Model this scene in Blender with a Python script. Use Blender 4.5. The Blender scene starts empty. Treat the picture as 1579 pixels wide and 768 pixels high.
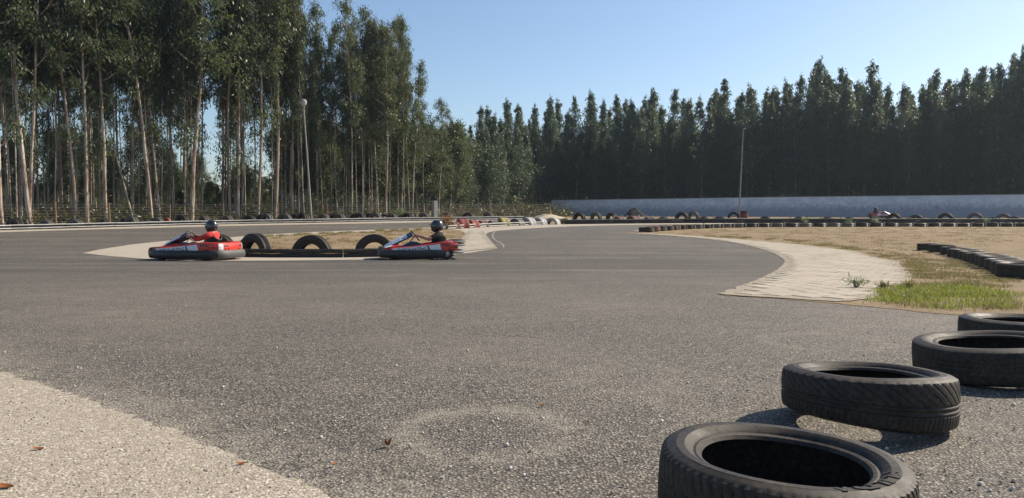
import bpy, bmesh, math, random
import numpy as np
from mathutils import Vector, Matrix

R = math.radians
scene = bpy.context.scene
col = scene.collection

# ------------------------------------------------------------------ camera, world, sun, exposure
F = 1190.0                       # focal length in pixels of the 1579 px wide photograph
CAM_H = 0.72
PITCH = math.atan(47.0 / F)
cd = bpy.data.cameras.new('camera')
cam = bpy.data.objects.new('camera', cd)
col.objects.link(cam)
cam.location = (0, 0, CAM_H)
cam.rotation_euler = (math.pi / 2 - PITCH, 0, 0)
cd.sensor_width = 36.0
cd.lens = F / 1579.0 * 36.0
cd.clip_start = 0.05
cd.clip_end = 3000
scene.camera = cam

SUN_AZ = 63.0                    # degrees to the right of the viewing direction
SUN_EL = 37.0
world = bpy.data.worlds.new('World')
scene.world = world
world.use_nodes = True
wn = world.node_tree
wn.nodes.clear()
sky = wn.nodes.new('ShaderNodeTexSky')
sky.sky_type = 'NISHITA'
sky.sun_disc = False
sky.sun_elevation = R(SUN_EL)
sky.sun_rotation = R(SUN_AZ)
sky.air_density = 1.0
sky.dust_density = 0.9
sky.ozone_density = 3.0
bgn = wn.nodes.new('ShaderNodeBackground')
bgn.inputs['Strength'].default_value = 0.10
won = wn.nodes.new('ShaderNodeOutputWorld')
wn.links.new(sky.outputs[0], bgn.inputs['Color'])
wn.links.new(bgn.outputs[0], won.inputs['Surface'])

sd = bpy.data.lights.new('sun', 'SUN')
sd.energy = 4.8
sd.angle = R(0.53)
sd.color = (1.0, 0.885, 0.72)
sun = bpy.data.objects.new('sun', sd)
col.objects.link(sun)
sdir = Vector((math.sin(R(SUN_AZ)) * math.cos(R(SUN_EL)), math.cos(R(SUN_AZ)) * math.cos(R(SUN_EL)), math.sin(R(SUN_EL))))
sun.rotation_euler = sdir.to_track_quat('Z', 'Y').to_euler()
sun.location = (30, 10, 30)

vs = scene.view_settings
vs.view_transform = 'Standard'
vs.look = 'None'
vs.gamma = 1.0
vs.use_curve_mapping = False
vs.exposure = 0.55
scene.render.engine = 'CYCLES'
scene.cycles.max_bounces = 6
scene.cycles.transparent_max_bounces = 6
scene.cycles.use_denoising = True

# ------------------------------------------------------------------ ground profile, pixel -> ground
_py = [-30, 0, 1.6, 2.6, 4.2, 8, 12, 18, 26, 33, 40, 50, 62, 80, 95, 120, 800]
_pz = [0, 0, .01, .02, .03, -.02, -.13, -.23, -.02, .13, .28, .49, .72, .93, 1.05, 1.3, 1.3]
GY = np.concatenate([np.arange(-30, 0, 2.0), np.arange(0, 24, .5), np.arange(24, 131, 1.0), [800.0]])
_fine = np.arange(-32, 135, .25)
_raw = np.interp(_fine, _py, _pz)
_k = np.ones(9) / 9
_sm = np.convolve(np.pad(_raw, 4, mode='edge'), _k, mode='valid')
_w = np.clip((_fine - 6) / 6, 0, 1)
_sm = _raw * (1 - _w) + _sm * _w
GZ = np.interp(GY, _fine, _sm)
def gh(y):
    return float(np.interp(y, GY, GZ))
def ray(px, py):
    a = (px - 789.5) / F
    b = (384 - py) / F
    d = Vector((a, math.cos(PITCH) + b * math.sin(PITCH), -math.sin(PITCH) + b * math.cos(PITCH)))
    return d
def G(px, py):
    """point of the ground seen at a pixel of the photograph"""
    d = ray(px, py)
    s = d.z / d.y
    ys = np.arange(.5, 130, .05)
    diff = CAM_H + s * ys - np.interp(ys, GY, GZ)
    i = np.argmax(diff <= 0)
    if diff[i] > 0:
        y = 129.0
    elif i == 0:
        y = ys[0]
    else:
        y = ys[i - 1] + .05 * diff[i - 1] / (diff[i - 1] - diff[i])
    return Vector((d.x / d.y * y, y, gh(y)))
def PX(px, y):
    """ground point at pixel column px and depth y"""
    return Vector(((px - 789.5) / F * y * 1.0, y, gh(y)))

# ------------------------------------------------------------------ material helpers
class NT:
    def __init__(s, name):
        s.m = bpy.data.materials.new(name)
        s.m.use_nodes = True
        s.t = s.m.node_tree
        s.t.nodes.clear()
        s.out = s.t.nodes.new('ShaderNodeOutputMaterial')
    def n(s, typ, props=None, **ins):
        nd = s.t.nodes.new('ShaderNode' + typ)
        for k, v in (props or {}).items():
            setattr(nd, k, v)
        for k, v in ins.items():
            key = int(k[1:]) if k[0] == 'i' and k[1:].isdigit() else k.replace('_', ' ')
            s.set(nd.inputs[key], v)
        return nd
    def set(s, sock, v):
        if isinstance(v, bpy.types.NodeSocket):
            s.t.links.new(v, sock)
        elif isinstance(v, bpy.types.Node):
            s.t.links.new(v.outputs[0], sock)
        else:
            if isinstance(v, (tuple, list)) and len(v) == 3 and sock.type == 'RGBA':
                v = (*v, 1)
            sock.default_value = v
    def math(s, op, a, b=0.0, c=0.0, clamp=False):
        nd = s.t.nodes.new('ShaderNodeMath')
        nd.operation = op
        nd.use_clamp = clamp
        s.set(nd.inputs[0], a)
        s.set(nd.inputs[1], b)
        s.set(nd.inputs[2], c)
        return nd.outputs[0]
    def vmath(s, op, a, b=(0, 0, 0)):
        nd = s.t.nodes.new('ShaderNodeVectorMath')
        nd.operation = op
        s.set(nd.inputs[0], a)
        s.set(nd.inputs[1], b)
        return nd
    def coord(s, scale=None, kind='Object'):
        c = s.n('TexCoord').outputs[kind]
        if scale is None:
            return c
        return s.n('Mapping', Vector=c, Scale=scale).outputs[0]
    def noise(s, vec, scale, detail=4, rough=.55):
        return s.n('TexNoise', Vector=vec, Scale=scale, Detail=detail, Roughness=rough).outputs['Fac']
    def ramp(s, fac, stops):
        nd = s.n('ValToRGB', Fac=fac)
        e = nd.color_ramp.elements
        while len(e) < len(stops):
            e.new(.5)
        for el, (p, c) in zip(e, stops):
            el.position = p
            el.color = (c, c, c, 1) if isinstance(c, (int, float)) else (*c, 1)
        return nd.outputs['Color']
    def mix(s, fac, a, b, blend='MIX'):
        nd = s.n('Mix', {'data_type': 'RGBA', 'blend_type': blend})
        s.set(nd.inputs[0], fac)
        s.set(nd.inputs[6], a)
        s.set(nd.inputs[7], b)
        return nd.outputs[2]
    def bump(s, h, dist, strength=1.0, normal=None):
        nd = s.n('Bump', Height=h, Distance=dist, Strength=strength)
        if normal is not None:
            s.set(nd.inputs['Normal'], normal)
        return nd.outputs[0]
    def pbr(s, color, rough=.6, spec=.5, metal=0.0, normal=None, **kw):
        nd = s.n('BsdfPrincipled', Base_Color=color, Roughness=rough, Metallic=metal)
        nd.inputs['Specular IOR Level'].default_value = spec
        if normal is not None:
            s.set(nd.inputs['Normal'], normal)
        for k, v in kw.items():
            s.set(nd.inputs[k.replace('_', ' ')], v)
        return nd
    def done(s, sh):
        s.t.links.new(sh.outputs[0], s.out.inputs['Surface'])
        return s.m

def simple(name, c1, c2=None, scale=6.0, rough=.6, spec=.5, metal=0.0, bump=0.0, stretch=(1, 1, 1)):
    t = NT(name)
    v = t.coord(stretch)
    n = t.noise(v, scale, 5, .6)
    c = t.mix(t.ramp(n, [(.3, 0.), (.7, 1.)]), c1, c2 or tuple(x * .75 for x in c1))
    nr = t.bump(n, bump, .6) if bump else None
    return t.done(t.pbr(c, rough, spec, metal, nr))

M = {}
def asphalt():
    t = NT('worn_asphalt')
    v = t.coord()
    vor = t.n('TexVoronoi', {'feature': 'F1'}, Vector=v, Scale=104.0, Randomness=1.0)
    sep = t.n('SeparateColor', Color=vor.outputs['Color'])
    stone = t.ramp(sep.outputs[0], [(0., (.035, .033, .032)), (.35, (.105, .094, .08)), (.68, (.205, .18, .146)), (.90, (.33, .285, .225)), (1., (.54, .48, .39))])
    gap = t.ramp(vor.outputs['Distance'], [(.30, 0.), (.62, 1.)])
    c = t.mix(gap, stone, (.044, .039, .034))
    vor2 = t.n('TexVoronoi', {'feature': 'F1'}, Vector=v, Scale=210.0)
    s2 = t.n('SeparateColor', Color=vor2.outputs['Color'])
    c = t.mix(t.math('MULTIPLY', t.ramp(s2.outputs[0], [(.80, 0.), (.9, 1.)]), .7), c, (.33, .30, .25))
    big = t.noise(v, .45, 6, .62)
    mid = t.noise(t.coord((1, 1.6, 1)), 3.5, 5, .6)
    dustm = t.math('MULTIPLY', t.ramp(big, [(.42, 0.), (.68, 1.)]), .45)
    c = t.mix(t.math('MULTIPLY', dustm, t.ramp(mid, [(.35, .2), (.65, 1.)])), c, (.29, .25, .195))
    # polished dark racing line and long faint streaks
    st = t.noise(t.coord((.05, .8, 1)), 1.6, 5, .65)
    xyz = t.n('SeparateXYZ', Vector=v)
    yy = xyz.outputs['Y']
    line = t.math('MULTIPLY', t.math('SMOOTH_MIN', t.ramp(t.math('DIVIDE', yy, 60.0), [(.12, 0.), (.21, .9), (.262, 1.), (.30, .85), (.6, .8), (.9, .6)]), 1.0, 0.0), t.ramp(st, [(.36, .15), (.6, 1.)]))
    c = t.mix(t.math('MULTIPLY', line, .72), c, (.052, .047, .042))
    # pale dust along the apron's edge and rings left by tyres that lay here
    A, B = G(0, 575), G(505, 768)
    d = (B - A); nrm = Vector((-d.y, d.x, 0)).normalized()
    dist = t.math('SUBTRACT', t.vmath('DOT_PRODUCT', v, tuple(nrm)).outputs['Value'], nrm.x * A.x + nrm.y * A.y)
    edge = t.ramp(dist, [(0.0, 1.), (.09, .55), (.42, 0.)])
    ring = None
    for (px, py, rr) in ((745, 668, .27), (1120, 612, .29), (1270, 528, .32), (980, 585, .28)):
        C = G(px, py)
        q = t.vmath('LENGTH', t.vmath('MULTIPLY', t.vmath('SUBTRACT', v, tuple(C)), (1, 1, 0))).outputs['Value']
        k = t.math('SUBTRACT', 1.0, t.math('DIVIDE', t.math('ABSOLUTE', t.math('SUBTRACT', q, rr)), .10), clamp=True)
        if px > 1000 or px == 980:
            k = t.math('MULTIPLY', k, .4)
        ring = k if ring is None else t.math('MAXIMUM', ring, k)
    msk = t.math('MAXIMUM', edge, t.math('MULTIPLY', ring, .75))
    fine = t.math('ADD', t.math('MULTIPLY', t.noise(v, 30, 4, .7), .6), t.math('MULTIPLY', t.noise(v, 5, 4, .7), .4))
    msk = t.math('MULTIPLY', msk, t.ramp(fine, [(.42, 0.), (.58, 1.)]), clamp=True)
    c = t.mix(t.math('MULTIPLY', msk, .75), c, (.36, .32, .25))
    h = t.math('SUBTRACT', t.math('MULTIPLY', sep.outputs[1], .35), vor.outputs['Distance'])
    nb = t.bump(h, .006, .8)
    return t.done(t.pbr(c, .82, .35, 0, nb))
M['asphalt'] = asphalt()

def gravelly(name, base, light, dark, vs=85.0, grid=None):
    t = NT(name)
    v = t.coord()
    vor = t.n('TexVoronoi', Vector=v, Scale=vs)
    sep = t.n('SeparateColor', Color=vor.outputs['Color'])
    c = t.ramp(sep.outputs[0], [(0., dark), (.3, base), (.75, base), (1., light)])
    big = t.noise(v, 1.2, 6, .6)
    c = t.mix(t.ramp(big, [(.35, 0.), (.7, .5)]), c, tuple(x * .8 for x in base))
    h = t.math('SUBTRACT', t.math('MULTIPLY', sep.outputs[1], .4), vor.outputs['Distance'])
    return t.done(t.pbr(c, .9, .25, 0, t.bump(h, .004, .7)))
M['apron'] = gravelly('pale_gravelly_concrete', (.375, .325, .255), (.68, .61, .50), (.19, .16, .122), 120.0)
M['concrete'] = gravelly('dusty_concrete', (.40, .35, .28), (.50, .45, .37), (.30, .26, .20), 40.0)

def dirt(name, green):
    t = NT(name)
    v = t.coord()
    n1 = t.noise(v, .35, 6, .65)
    n2 = t.noise(v, 5.0, 5, .7)
    n3 = t.noise(v, 60.0, 4, .7)
    c = t.ramp(n1, [(.3, (.19, .125, .075)), (.5, (.27, .19, .115)), (.7, (.35, .265, .17))])
    c = t.mix(t.ramp(n2, [(.4, 0.), (.7, .65)]), c, (.36, .29, .17))
    c = t.mix(t.math('MULTIPLY', t.ramp(t.noise(v, .9, 5, .6), [(.5, 0.), (.66, 1.)]), green), c, (.13, .14, .05))
    c = t.mix(t.ramp(n3, [(.3, .55), (.6, 0.)]), c, (.12, .085, .055))
    hh = t.math('ADD', t.math('MULTIPLY', n3, .5), n2)
    return t.done(t.pbr(c, .95, .15, 0, t.bump(hh, .04, .7)))
M['dirt'] = dirt('dry_dirt_and_straw', .55)
M['forest'] = simple('forest_litter', (.10, .062, .035), (.05, .038, .02), 1.5, .95, .1, bump=.05)

def paver_mat():
    t = NT('tan_concrete_paver')
    v = t.coord(kind='Generated')
    o = t.n('ObjectInfo').outputs['Random']
    w = t.n('TexCoord').outputs['Object']
    g = t.n('NewGeometry')
    n = t.noise(g.outputs['Position'], 30, 4, .7)
    n2 = t.noise(g.outputs['Position'], 1.1, 5, .6)
    c = t.mix(t.ramp(n, [(.3, 0.), (.7, 1.)]), (.40, .35, .275), (.33, .285, .222))
    c = t.mix(t.ramp(n2, [(.4, 0.), (.7, .7)]), c, (.50, .44, .35))
    c = t.mix(t.math('MULTIPLY', t.math('ABSOLUTE', t.math('SUBTRACT', g.outputs['Random Per Island'], .5)), .5), c, (.36, .31, .24))
    return t.done(t.pbr(c, .9, .25, 0, t.bump(n, .003, .6)))
M['paver'] = paver_mat()
M['joint_sand'] = gravelly('sandy_joint_bed', (.31, .265, .205), (.42, .37, .29), (.22, .185, .14), 60.0)

def rubber(name, c1, c2, dust, rough=.62):
    t = NT(name)
    v = t.coord()
    n = t.noise(v, 9, 6, .65)
    n2 = t.noise(v, 70, 4, .7)
    c = t.mix(t.ramp(n, [(.35, 0.), (.75, 1.)]), c1, c2)
    c = t.mix(t.math('MULTIPLY', t.ramp(n2, [(.38, 0.), (.75, 1.)]), t.ramp(n, [(.3, .15), (.7, .65)])), c, dust)
    return t.done(t.pbr(c, t.ramp(n, [(.3, rough - .12), (.7, rough + .12)]), .28, 0, t.bump(n2, .001, .5)))
M['rubber'] = rubber('weathered_black_rubber', (.013, .0118, .0105), (.032, .027, .022), (.13, .10, .072))
M['rubber_dusty'] = rubber('dusty_grey_rubber', (.055, .05, .044), (.12, .108, .09), (.26, .225, .175))
M['rubber_inner'] = rubber('matt_rubber_lettering', (.014, .013, .012), (.028, .026, .023), (.10, .085, .068))
M['belt'] = rubber('black_plastic_pipe', (.012, .012, .013), (.028, .027, .026), (.10, .09, .075), .5)
M['paint_red'] = rubber('faded_red_painted_rubber', (.28, .05, .035), (.20, .055, .045), (.18, .12, .09))
M['paint_brown'] = rubber('red_brown_painted_rubber', (.16, .055, .04), (.10, .045, .035), (.16, .12, .09))
M['paint_white'] = rubber('flaking_white_painted_rubber', (.44, .43, .40), (.28, .275, .26), (.06, .06, .06))
M['paint_yellow'] = rubber('faded_yellow_painted_rubber', (.46, .38, .13), (.30, .26, .12), (.07, .07, .06))
M['pale_rail'] = simple('weathered_pale_plastic', (.46, .46, .44), (.27, .27, .27), 3.0, .55, .4)
M['stake'] = simple('weathered_pale_stake', (.42, .38, .31), (.28, .25, .2), 8.0, .85, .2)
M['wood'] = simple('weathered_fence_wood', (.30, .19, .11), (.17, .11, .07), 10, .9, .2, bump=.01, stretch=(4, 4, .5))
M['wire'] = simple('galvanised_wire', (.30, .30, .30), (.2, .17, .14), 20, .5, .5, .6)
M['post_concrete'] = simple('rough_concrete', (.42, .39, .34), (.30, .27, .23), 4, .9, .2, bump=.01)
M['lamp_steel'] = simple('galvanised_lamp_steel', (.34, .31, .27), (.22, .195, .165), 3, .5, .5, .3, stretch=(3, 3, .4))
M['lamp_globe'] = simple('milky_lamp_globe', (.45, .43, .39), (.33, .30, .27), 5, .35, .5)
M['white_line'] = simple('worn_white_paint', (.42, .39, .34), (.17, .155, .135), 9, .8, .3)
M['sand'] = simple('pale_sand', (.56, .49, .36), (.42, .36, .26), 3, .95, .1, bump=.06)
M['dark_heap'] = simple('dark_asphalt_rubble', (.05, .05, .055), (.025, .025, .028), 5, .95, .2, bump=.08)
M['pebble'] = simple('mixed_pebbles', (.46, .40, .31), (.22, .19, .155), 12, .9, .2)
M['pebble_light'] = simple('pale_quartz_pebble', (.66, .62, .54), (.5, .46, .4), 30, .8, .3)
M['dead_leaf'] = simple('orange_brown_dead_leaf', (.32, .12, .04), (.20, .08, .03), 40, .8, .2)

def wall_mat():
    t = NT('flaking_whitewash')
    v = t.coord()
    n = t.noise(t.coord((1, 1, 2.0)), .7, 7, .7)
    n2 = t.noise(v, 5, 5, .7)
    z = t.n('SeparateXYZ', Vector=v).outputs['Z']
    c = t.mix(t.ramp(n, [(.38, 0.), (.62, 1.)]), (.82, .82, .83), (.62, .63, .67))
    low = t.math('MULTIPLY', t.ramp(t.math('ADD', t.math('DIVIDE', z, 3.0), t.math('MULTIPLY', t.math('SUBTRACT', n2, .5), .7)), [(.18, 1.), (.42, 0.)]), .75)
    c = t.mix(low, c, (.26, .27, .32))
    return t.done(t.pbr(c, .9, .2, 0, t.bump(n2, .01, .5)))
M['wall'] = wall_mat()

def bark():
    t = NT('peeling_eucalyptus_bark')
    v = t.coord((3.0, 3.0, .35))
    o = t.n('ObjectInfo').outputs['Random']
    n = t.noise(v, 1.6, 6, .65)
    n2 = t.noise(t.coord((9, 9, .5)), 3, 5, .7)
    c = t.ramp(n, [(.30, (.12, .075, .05)), (.42, (.27, .19, .135)), (.52, (.52, .44, .36)), (.66, (.72, .67, .58))])
    c = t.mix(t.ramp(n2, [(.5, 0.), (.7, .6)]), c, (.16, .10, .065))
    c = t.mix(t.math('MULTIPLY', t.math('POWER', o, 1.8), .7), c, (.19, .125, .085))
    return t.done(t.pbr(c, .85, .25, 0, t.bump(n2, .03, .7)))
M['bark'] = bark()

def leaves(name, stops, trans, tfac=.35, rough=.42):
    t = NT(name)
    g = t.n('NewGeometry')
    o = t.n('ObjectInfo').outputs['Random']
    f = t.math('ADD', t.math('MULTIPLY', g.outputs['Random Per Island'], .75), t.math('MULTIPLY', o, .25))
    c = t.ramp(f, stops)
    p = t.pbr(c, rough, .45)
    tr = t.n('BsdfTranslucent', Color=t.mix(.5, c, trans, 'MIX'))
    mx = t.n('MixShader', Fac=tfac, i1=p.outputs[0], i2=tr.outputs[0])
    return t.done(mx)
M['leaf_tall'] = leaves('tall_eucalyptus_leaf', [(0., (.040, .058, .028)), (.45, (.075, .10, .048)), (.8, (.115, .14, .078)), (.94, (.15, .15, .08)), (1., (.20, .13, .06))], (.16, .20, .05), .42, .45)
M['leaf_young'] = leaves('young_eucalyptus_leaf', [(0., (.034, .056, .042)), (.5, (.062, .095, .066)), (.85, (.10, .14, .095)), (1., (.15, .16, .10))], (.13, .18, .05), .40, .45)
M['leaf_under'] = leaves('undergrowth_leaf', [(0., (.04, .05, .02)), (.5, (.08, .085, .03)), (.8, (.13, .10, .05)), (1., (.18, .11, .06))], (.12, .13, .03))
M['grass_green'] = leaves('fresh_green_grass', [(0., (.10, .14, .025)), (.5, (.18, .22, .04)), (.8, (.27, .27, .08)), (1., (.36, .30, .13))], (.30, .34, .05), .45, .55)
M['grass_mixed'] = leaves('half_dry_grass', [(0., (.12, .13, .04)), (.35, (.19, .18, .06)), (.7, (.34, .27, .13)), (1., (.42, .34, .19))], (.3, .26, .1), .3, .7)
M['grass_dry'] = leaves('dry_straw_grass', [(0., (.25, .17, .09)), (.5, (.38, .28, .15)), (1., (.48, .38, .22))], (.35, .26, .12), .3, .7)
M['shrub_leaf'] = leaves('shrub_leaf', [(0., (.10, .14, .06)), (.5, (.16, .21, .10)), (1., (.24, .28, .16))], (.2, .28, .08), .35, .5)
M['brown_tuft'] = leaves('brown_dry_tuft', [(0., (.16, .08, .03)), (.5, (.27, .15, .06)), (1., (.38, .24, .11))], (.3, .17, .06), .3, .7)

def gloss(name, c, rough=.3, coat=.3, dirt=.25):
    t = NT(name)
    v = t.coord()
    n = t.noise(v, 7, 5, .65)
    cc = t.mix(t.math('MULTIPLY', t.ramp(n, [(.45, 0.), (.75, 1.)]), dirt), c, (.20, .17, .14))
    return t.done(t.pbr(cc, t.ramp(n, [(.3, rough), (.7, rough + .2)]), .5, 0, None, Coat_Weight=coat, Coat_Roughness=.15))
M['kart_red'] = gloss('glossy_red_plastic', (.62, .035, .02), .32)
M['kart_white'] = gloss('white_sticker', (.74, .75, .77), .4, .1)
M['kart_grey'] = gloss('dark_grey_plastic', (.055, .055, .056), .5, .0, .35)
M['kart_pale'] = gloss('pale_grey_plastic', (.11, .11, .11), .5, .0, .4)
M['kart_black'] = gloss('black_plastic', (.013, .013, .014), .42, .1, .14)
M['kart_navy'] = gloss('navy_fairing_plastic', (.025, .032, .06), .25, .5, .15)
M['kart_stripe'] = gloss('grey_sticker_stripe', (.08, .09, .12), .4, .1, .1)
M['kart_text'] = gloss('dark_lettering', (.05, .04, .06), .5, 0, 0)
M['chrome'] = simple('dull_steel', (.55, .55, .56), (.35, .34, .33), 10, .35, .5, .9)
M['helmet'] = gloss('glossy_black_helmet', (.012, .012, .014), .18, .8, .05)
M['helmet_dark_blue'] = gloss('glossy_midnight_helmet', (.012, .014, .022), .15, .9, .03)
M['visor'] = gloss('smoked_visor', (.02, .02, .022), .08, .6, .0)
M['skin'] = simple('sunburnt_skin', (.45, .24, .16), (.38, .19, .125), 12, .5, .4)
M['shirt_red'] = simple('red_cotton_jersey', (.52, .055, .045), (.40, .04, .035), 14, .85, .2, bump=.01)
M['shirt_black'] = simple('black_cotton_shirt', (.020, .018, .020), (.035, .03, .03), 14, .85, .2, bump=.01)
M['jeans'] = simple('dark_blue_denim', (.06, .075, .12), (.035, .045, .075), 14, .85, .2, bump=.01)
M['shoe'] = simple('dark_shoe_leather', (.03, .03, .03), (.06, .055, .05), 14, .6, .3)

# ------------------------------------------------------------------ object helpers
def link(name, me, mats, parent=None):
    if not isinstance(mats, (list, tuple)):
        mats = [mats]
    if len(me.materials) == 0:
        for m in mats:
            me.materials.append(m)
    o = bpy.data.objects.new(name, me)
    col.objects.link(o)
    if parent is not None:
        o.parent = parent
    return o
def tag(o, label, cat, group=None):
    o['label'] = label
    o['category'] = cat
    if group:
        o['group'] = group
    return o
def empty(name, loc, rz=0.0):
    o = bpy.data.objects.new(name, None)
    o.empty_display_size = .2
    col.objects.link(o)
    o.location = loc
    o.rotation_euler = (0, 0, rz)
    return o
def structure(o):
    o['kind'] = 'structure'
    return o
def children_of(o):
    return list(o.children)
def copy_tree(o, parent=None):
    c = o.copy()
    col.objects.link(c)
    c.parent = parent
    for ch in children_of(o):
        copy_tree(ch, c)
    return c
def mesh_np(name, V, Fc, smooth=False):
    """mesh from arrays: V (n,3), Fc (m,k) all faces with k corners"""
    me = bpy.data.meshes.new(name)
    V = np.asarray(V, np.float32); Fc = np.asarray(Fc, np.int32)
    m, k = Fc.shape
    me.vertices.add(len(V)); me.vertices.foreach_set('co', V.ravel())
    me.loops.add(m * k); me.loops.foreach_set('vertex_index', Fc.ravel())
    me.polygons.add(m)
    me.polygons.foreach_set('loop_start', np.arange(0, m * k, k, dtype=np.int32))
    me.polygons.foreach_set('loop_total', np.full(m, k, np.int32))
    if smooth:
        me.polygons.foreach_set('use_smooth', np.ones(m, bool))
    me.update(calc_edges=True)
    return me
class MB:
    """collects shapes for ONE mesh"""
    def __init__(s):
        s.v = []; s.f = []
    def grid(s, P, close_u=False, close_v=False):
        P = np.asarray(P, float)
        nu, nv = P.shape[:2]
        b = len(s.v)
        s.v.extend(map(tuple, P.reshape(-1, 3)))
        for i in range(nu if close_u else nu - 1):
            for j in range(nv if close_v else nv - 1):
                i2 = (i + 1) % nu; j2 = (j + 1) % nv
                s.f.append((b + i * nv + j, b + i2 * nv + j, b + i2 * nv + j2, b + i * nv + j2))
        return b, nu, nv
    def box(s, c, size, rz=0.0, taper=1.0, bev=0.0):
        c = Vector(c); x, y, z = (k / 2 for k in size)
        b = len(s.v)
        ca, sa = math.cos(rz), math.sin(rz)
        for (sx, sy, sz) in ((-1, -1, -1), (1, -1, -1), (1, 1, -1), (-1, 1, -1), (-1, -1, 1), (1, -1, 1), (1, 1, 1), (-1, 1, 1)):
            k = taper if sz > 0 else 1.0
            px, py = sx * x * k, sy * y * k
            s.v.append((c.x + px * ca - py * sa, c.y + px * sa + py * ca, c.z + sz * z))
        for q in ((0, 3, 2, 1), (4, 5, 6, 7), (0, 1, 5, 4), (1, 2, 6, 5), (2, 3, 7, 6), (3, 0, 4, 7)):
            s.f.append(tuple(b + k for k in q))
        return s
    def tube(s, pts, rad, n=8, cap=True):
        pts = [Vector(p) for p in pts]
        if isinstance(rad, (int, float)):
            rad = [rad] * len(pts)
        b = len(s.v)
        up = Vector((0.0123, .0345, 1)).normalized()
        for i, p in enumerate(pts):
            t = (pts[min(i + 1, len(pts) - 1)] - pts[max(i - 1, 0)])
            t.normalize()
            a = up if abs(t.dot(up)) < .9 else Vector((1, .02, 0))
            u = t.cross(a).normalized(); w = t.cross(u)
            for k in range(n):
                an = 2 * math.pi * k / n
                s.v.append(tuple(p + (u * math.cos(an) + w * math.sin(an)) * rad[i]))
        for i in range(len(pts) - 1):
            for k in range(n):
                k2 = (k + 1) % n
                s.f.append((b + i * n + k, b + i * n + k2, b + (i + 1) * n + k2, b + (i + 1) * n + k))
        if cap:
            s.f.append(tuple(b + k for k in range(n))[::-1])
            e = b + (len(pts) - 1) * n
            s.f.append(tuple(e + k for k in range(n)))
        return s
    def lathe(s, prof, n=24, M4=None, closed=False):
        """prof: (r, z) list turned about z"""
        P = np.zeros((n, len(prof), 3))
        for i in range(n):
            a = 2 * math.pi * i / n
            for j, (r, z) in enumerate(prof):
                v = Vector((r * math.cos(a), r * math.sin(a), z))
                if M4 is not None:
                    v = M4 @ v
                P[i, j] = v
        s.grid(P, close_u=True, close_v=closed)
        return s
    def mesh(s, name, smooth=False):
        me = bpy.data.meshes.new(name)
        me.from_pydata(s.v, [], s.f)
        bm = bmesh.new(); bm.from_mesh(me)
        bmesh.ops.recalc_face_normals(bm, faces=bm.faces)
        bm.to_mesh(me); bm.free()
        if smooth:
            me.polygons.foreach_set('use_smooth', np.ones(len(me.polygons), bool))
            try:
                me.set_sharp_from_angle(angle=R(38))
            except Exception:
                pass
        me.update()
        return me
    def build(s, name, mats, parent=None, smooth=False):
        return link(name, s.mesh(name, smooth), mats, parent)
def bevel(o, w, seg=2):
    m = o.modifiers.new('bevel', 'BEVEL')
    m.width = w; m.segments = seg; m.limit_method = 'ANGLE'
    return o

ORD = ['first', 'second', 'third', 'fourth', 'fifth', 'sixth', 'seventh', 'eighth', 'ninth', 'tenth', 'eleventh', 'twelfth',
       'thirteenth', 'fourteenth', 'fifteenth', 'sixteenth', 'seventeenth', 'eighteenth', 'nineteenth', 'twentieth']
TENS = {2: 'twenty', 3: 'thirty', 4: 'forty', 5: 'fifty'}
def ordw(i):
    """1 -> first, 21 -> twenty-first"""
    if i <= 20:
        return ORD[i - 1]
    t, u = divmod(i, 10)
    return {3: 'thirtieth', 4: 'fortieth', 5: 'fiftieth'}[t] if u == 0 else TENS[t] + '-' + ORD[u - 1]

# ------------------------------------------------------------------ ground sheets
def jagged(poly, step, amp, seed, closed=True):
    rnd = random.Random(seed)
    out = []
    n = len(poly)
    for i in range(n):
        a = Vector(poly[i][:2]); b = Vector(poly[(i + 1) % n][:2])
        L = (b - a).length
        k = min(120, max(1, int(L / step)))
        nr = Vector((-(b - a).y, (b - a).x)).normalized() if L > 0 else Vector((0, 0))
        for j in range(k):
            p = a.lerp(b, j / k)
            q = rnd.gauss(0, amp) if (j or True) else 0
            out.append((p.x + nr.x * q, p.y + nr.y * q))
    return out
def smooth_poly(pts, it=2):
    """Chaikin corner cutting on an open line"""
    pts = [Vector(p[:2]) for p in pts]
    for _ in range(it):
        o = [pts[0]]
        for a, b in zip(pts[:-1], pts[1:]):
            o += [a.lerp(b, .25), a.lerp(b, .75)]
        o.append(pts[-1])
        pts = o
    return pts
def sheet(name, poly, mat, off, parent=None):
    bm = bmesh.new()
    vs_ = [bm.verts.new((p[0], p[1], 0)) for p in poly]
    f = bm.faces.new(vs_)
    if f.normal.z < 0 or f.calc_area() == 0:
        pass
    bm.normal_update()
    if f.normal.z < 0:
        f.normal_flip()
    bmesh.ops.triangulate(bm, faces=bm.faces[:])
    y0 = min(p[1] for p in poly); y1 = max(p[1] for p in poly)
    for y in GY:
        if y0 < y < y1:
            bmesh.ops.bisect_plane(bm, geom=bm.verts[:] + bm.edges[:] + bm.faces[:], plane_co=(0, float(y), 0), plane_no=(0, 1, 0), dist=1e-6)
    for v in bm.verts:
        v.co.z = gh(v.co.y) + off
    me = bpy.data.meshes.new(name)
    bm.to_mesh(me); bm.free()
    o = link(name, me, mat, parent)
    return o
def gp(*pp):
    return [G(*p) for p in pp]
def inside(p, poly):
    x, y = p[0], p[1]; r = False
    n = len(poly); j = n - 1
    for i in range(n):
        xi, yi = poly[i][0], poly[i][1]; xj, yj = poly[j][0], poly[j][1]
        if (yi > y) != (yj > y) and x < (xj - xi) * (y - yi) / (yj - yi) + xi:
            r = not r
        j = i
    return r

# terrain reaching the horizon
xs = [-900, -60, -30, 0, 30, 60, 120, 900]
mb = MB()
mb.grid([[(x, y, gh(y)) for x in xs] for y in GY])
structure(mb.build('ground', M['dirt'], smooth=True))
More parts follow.
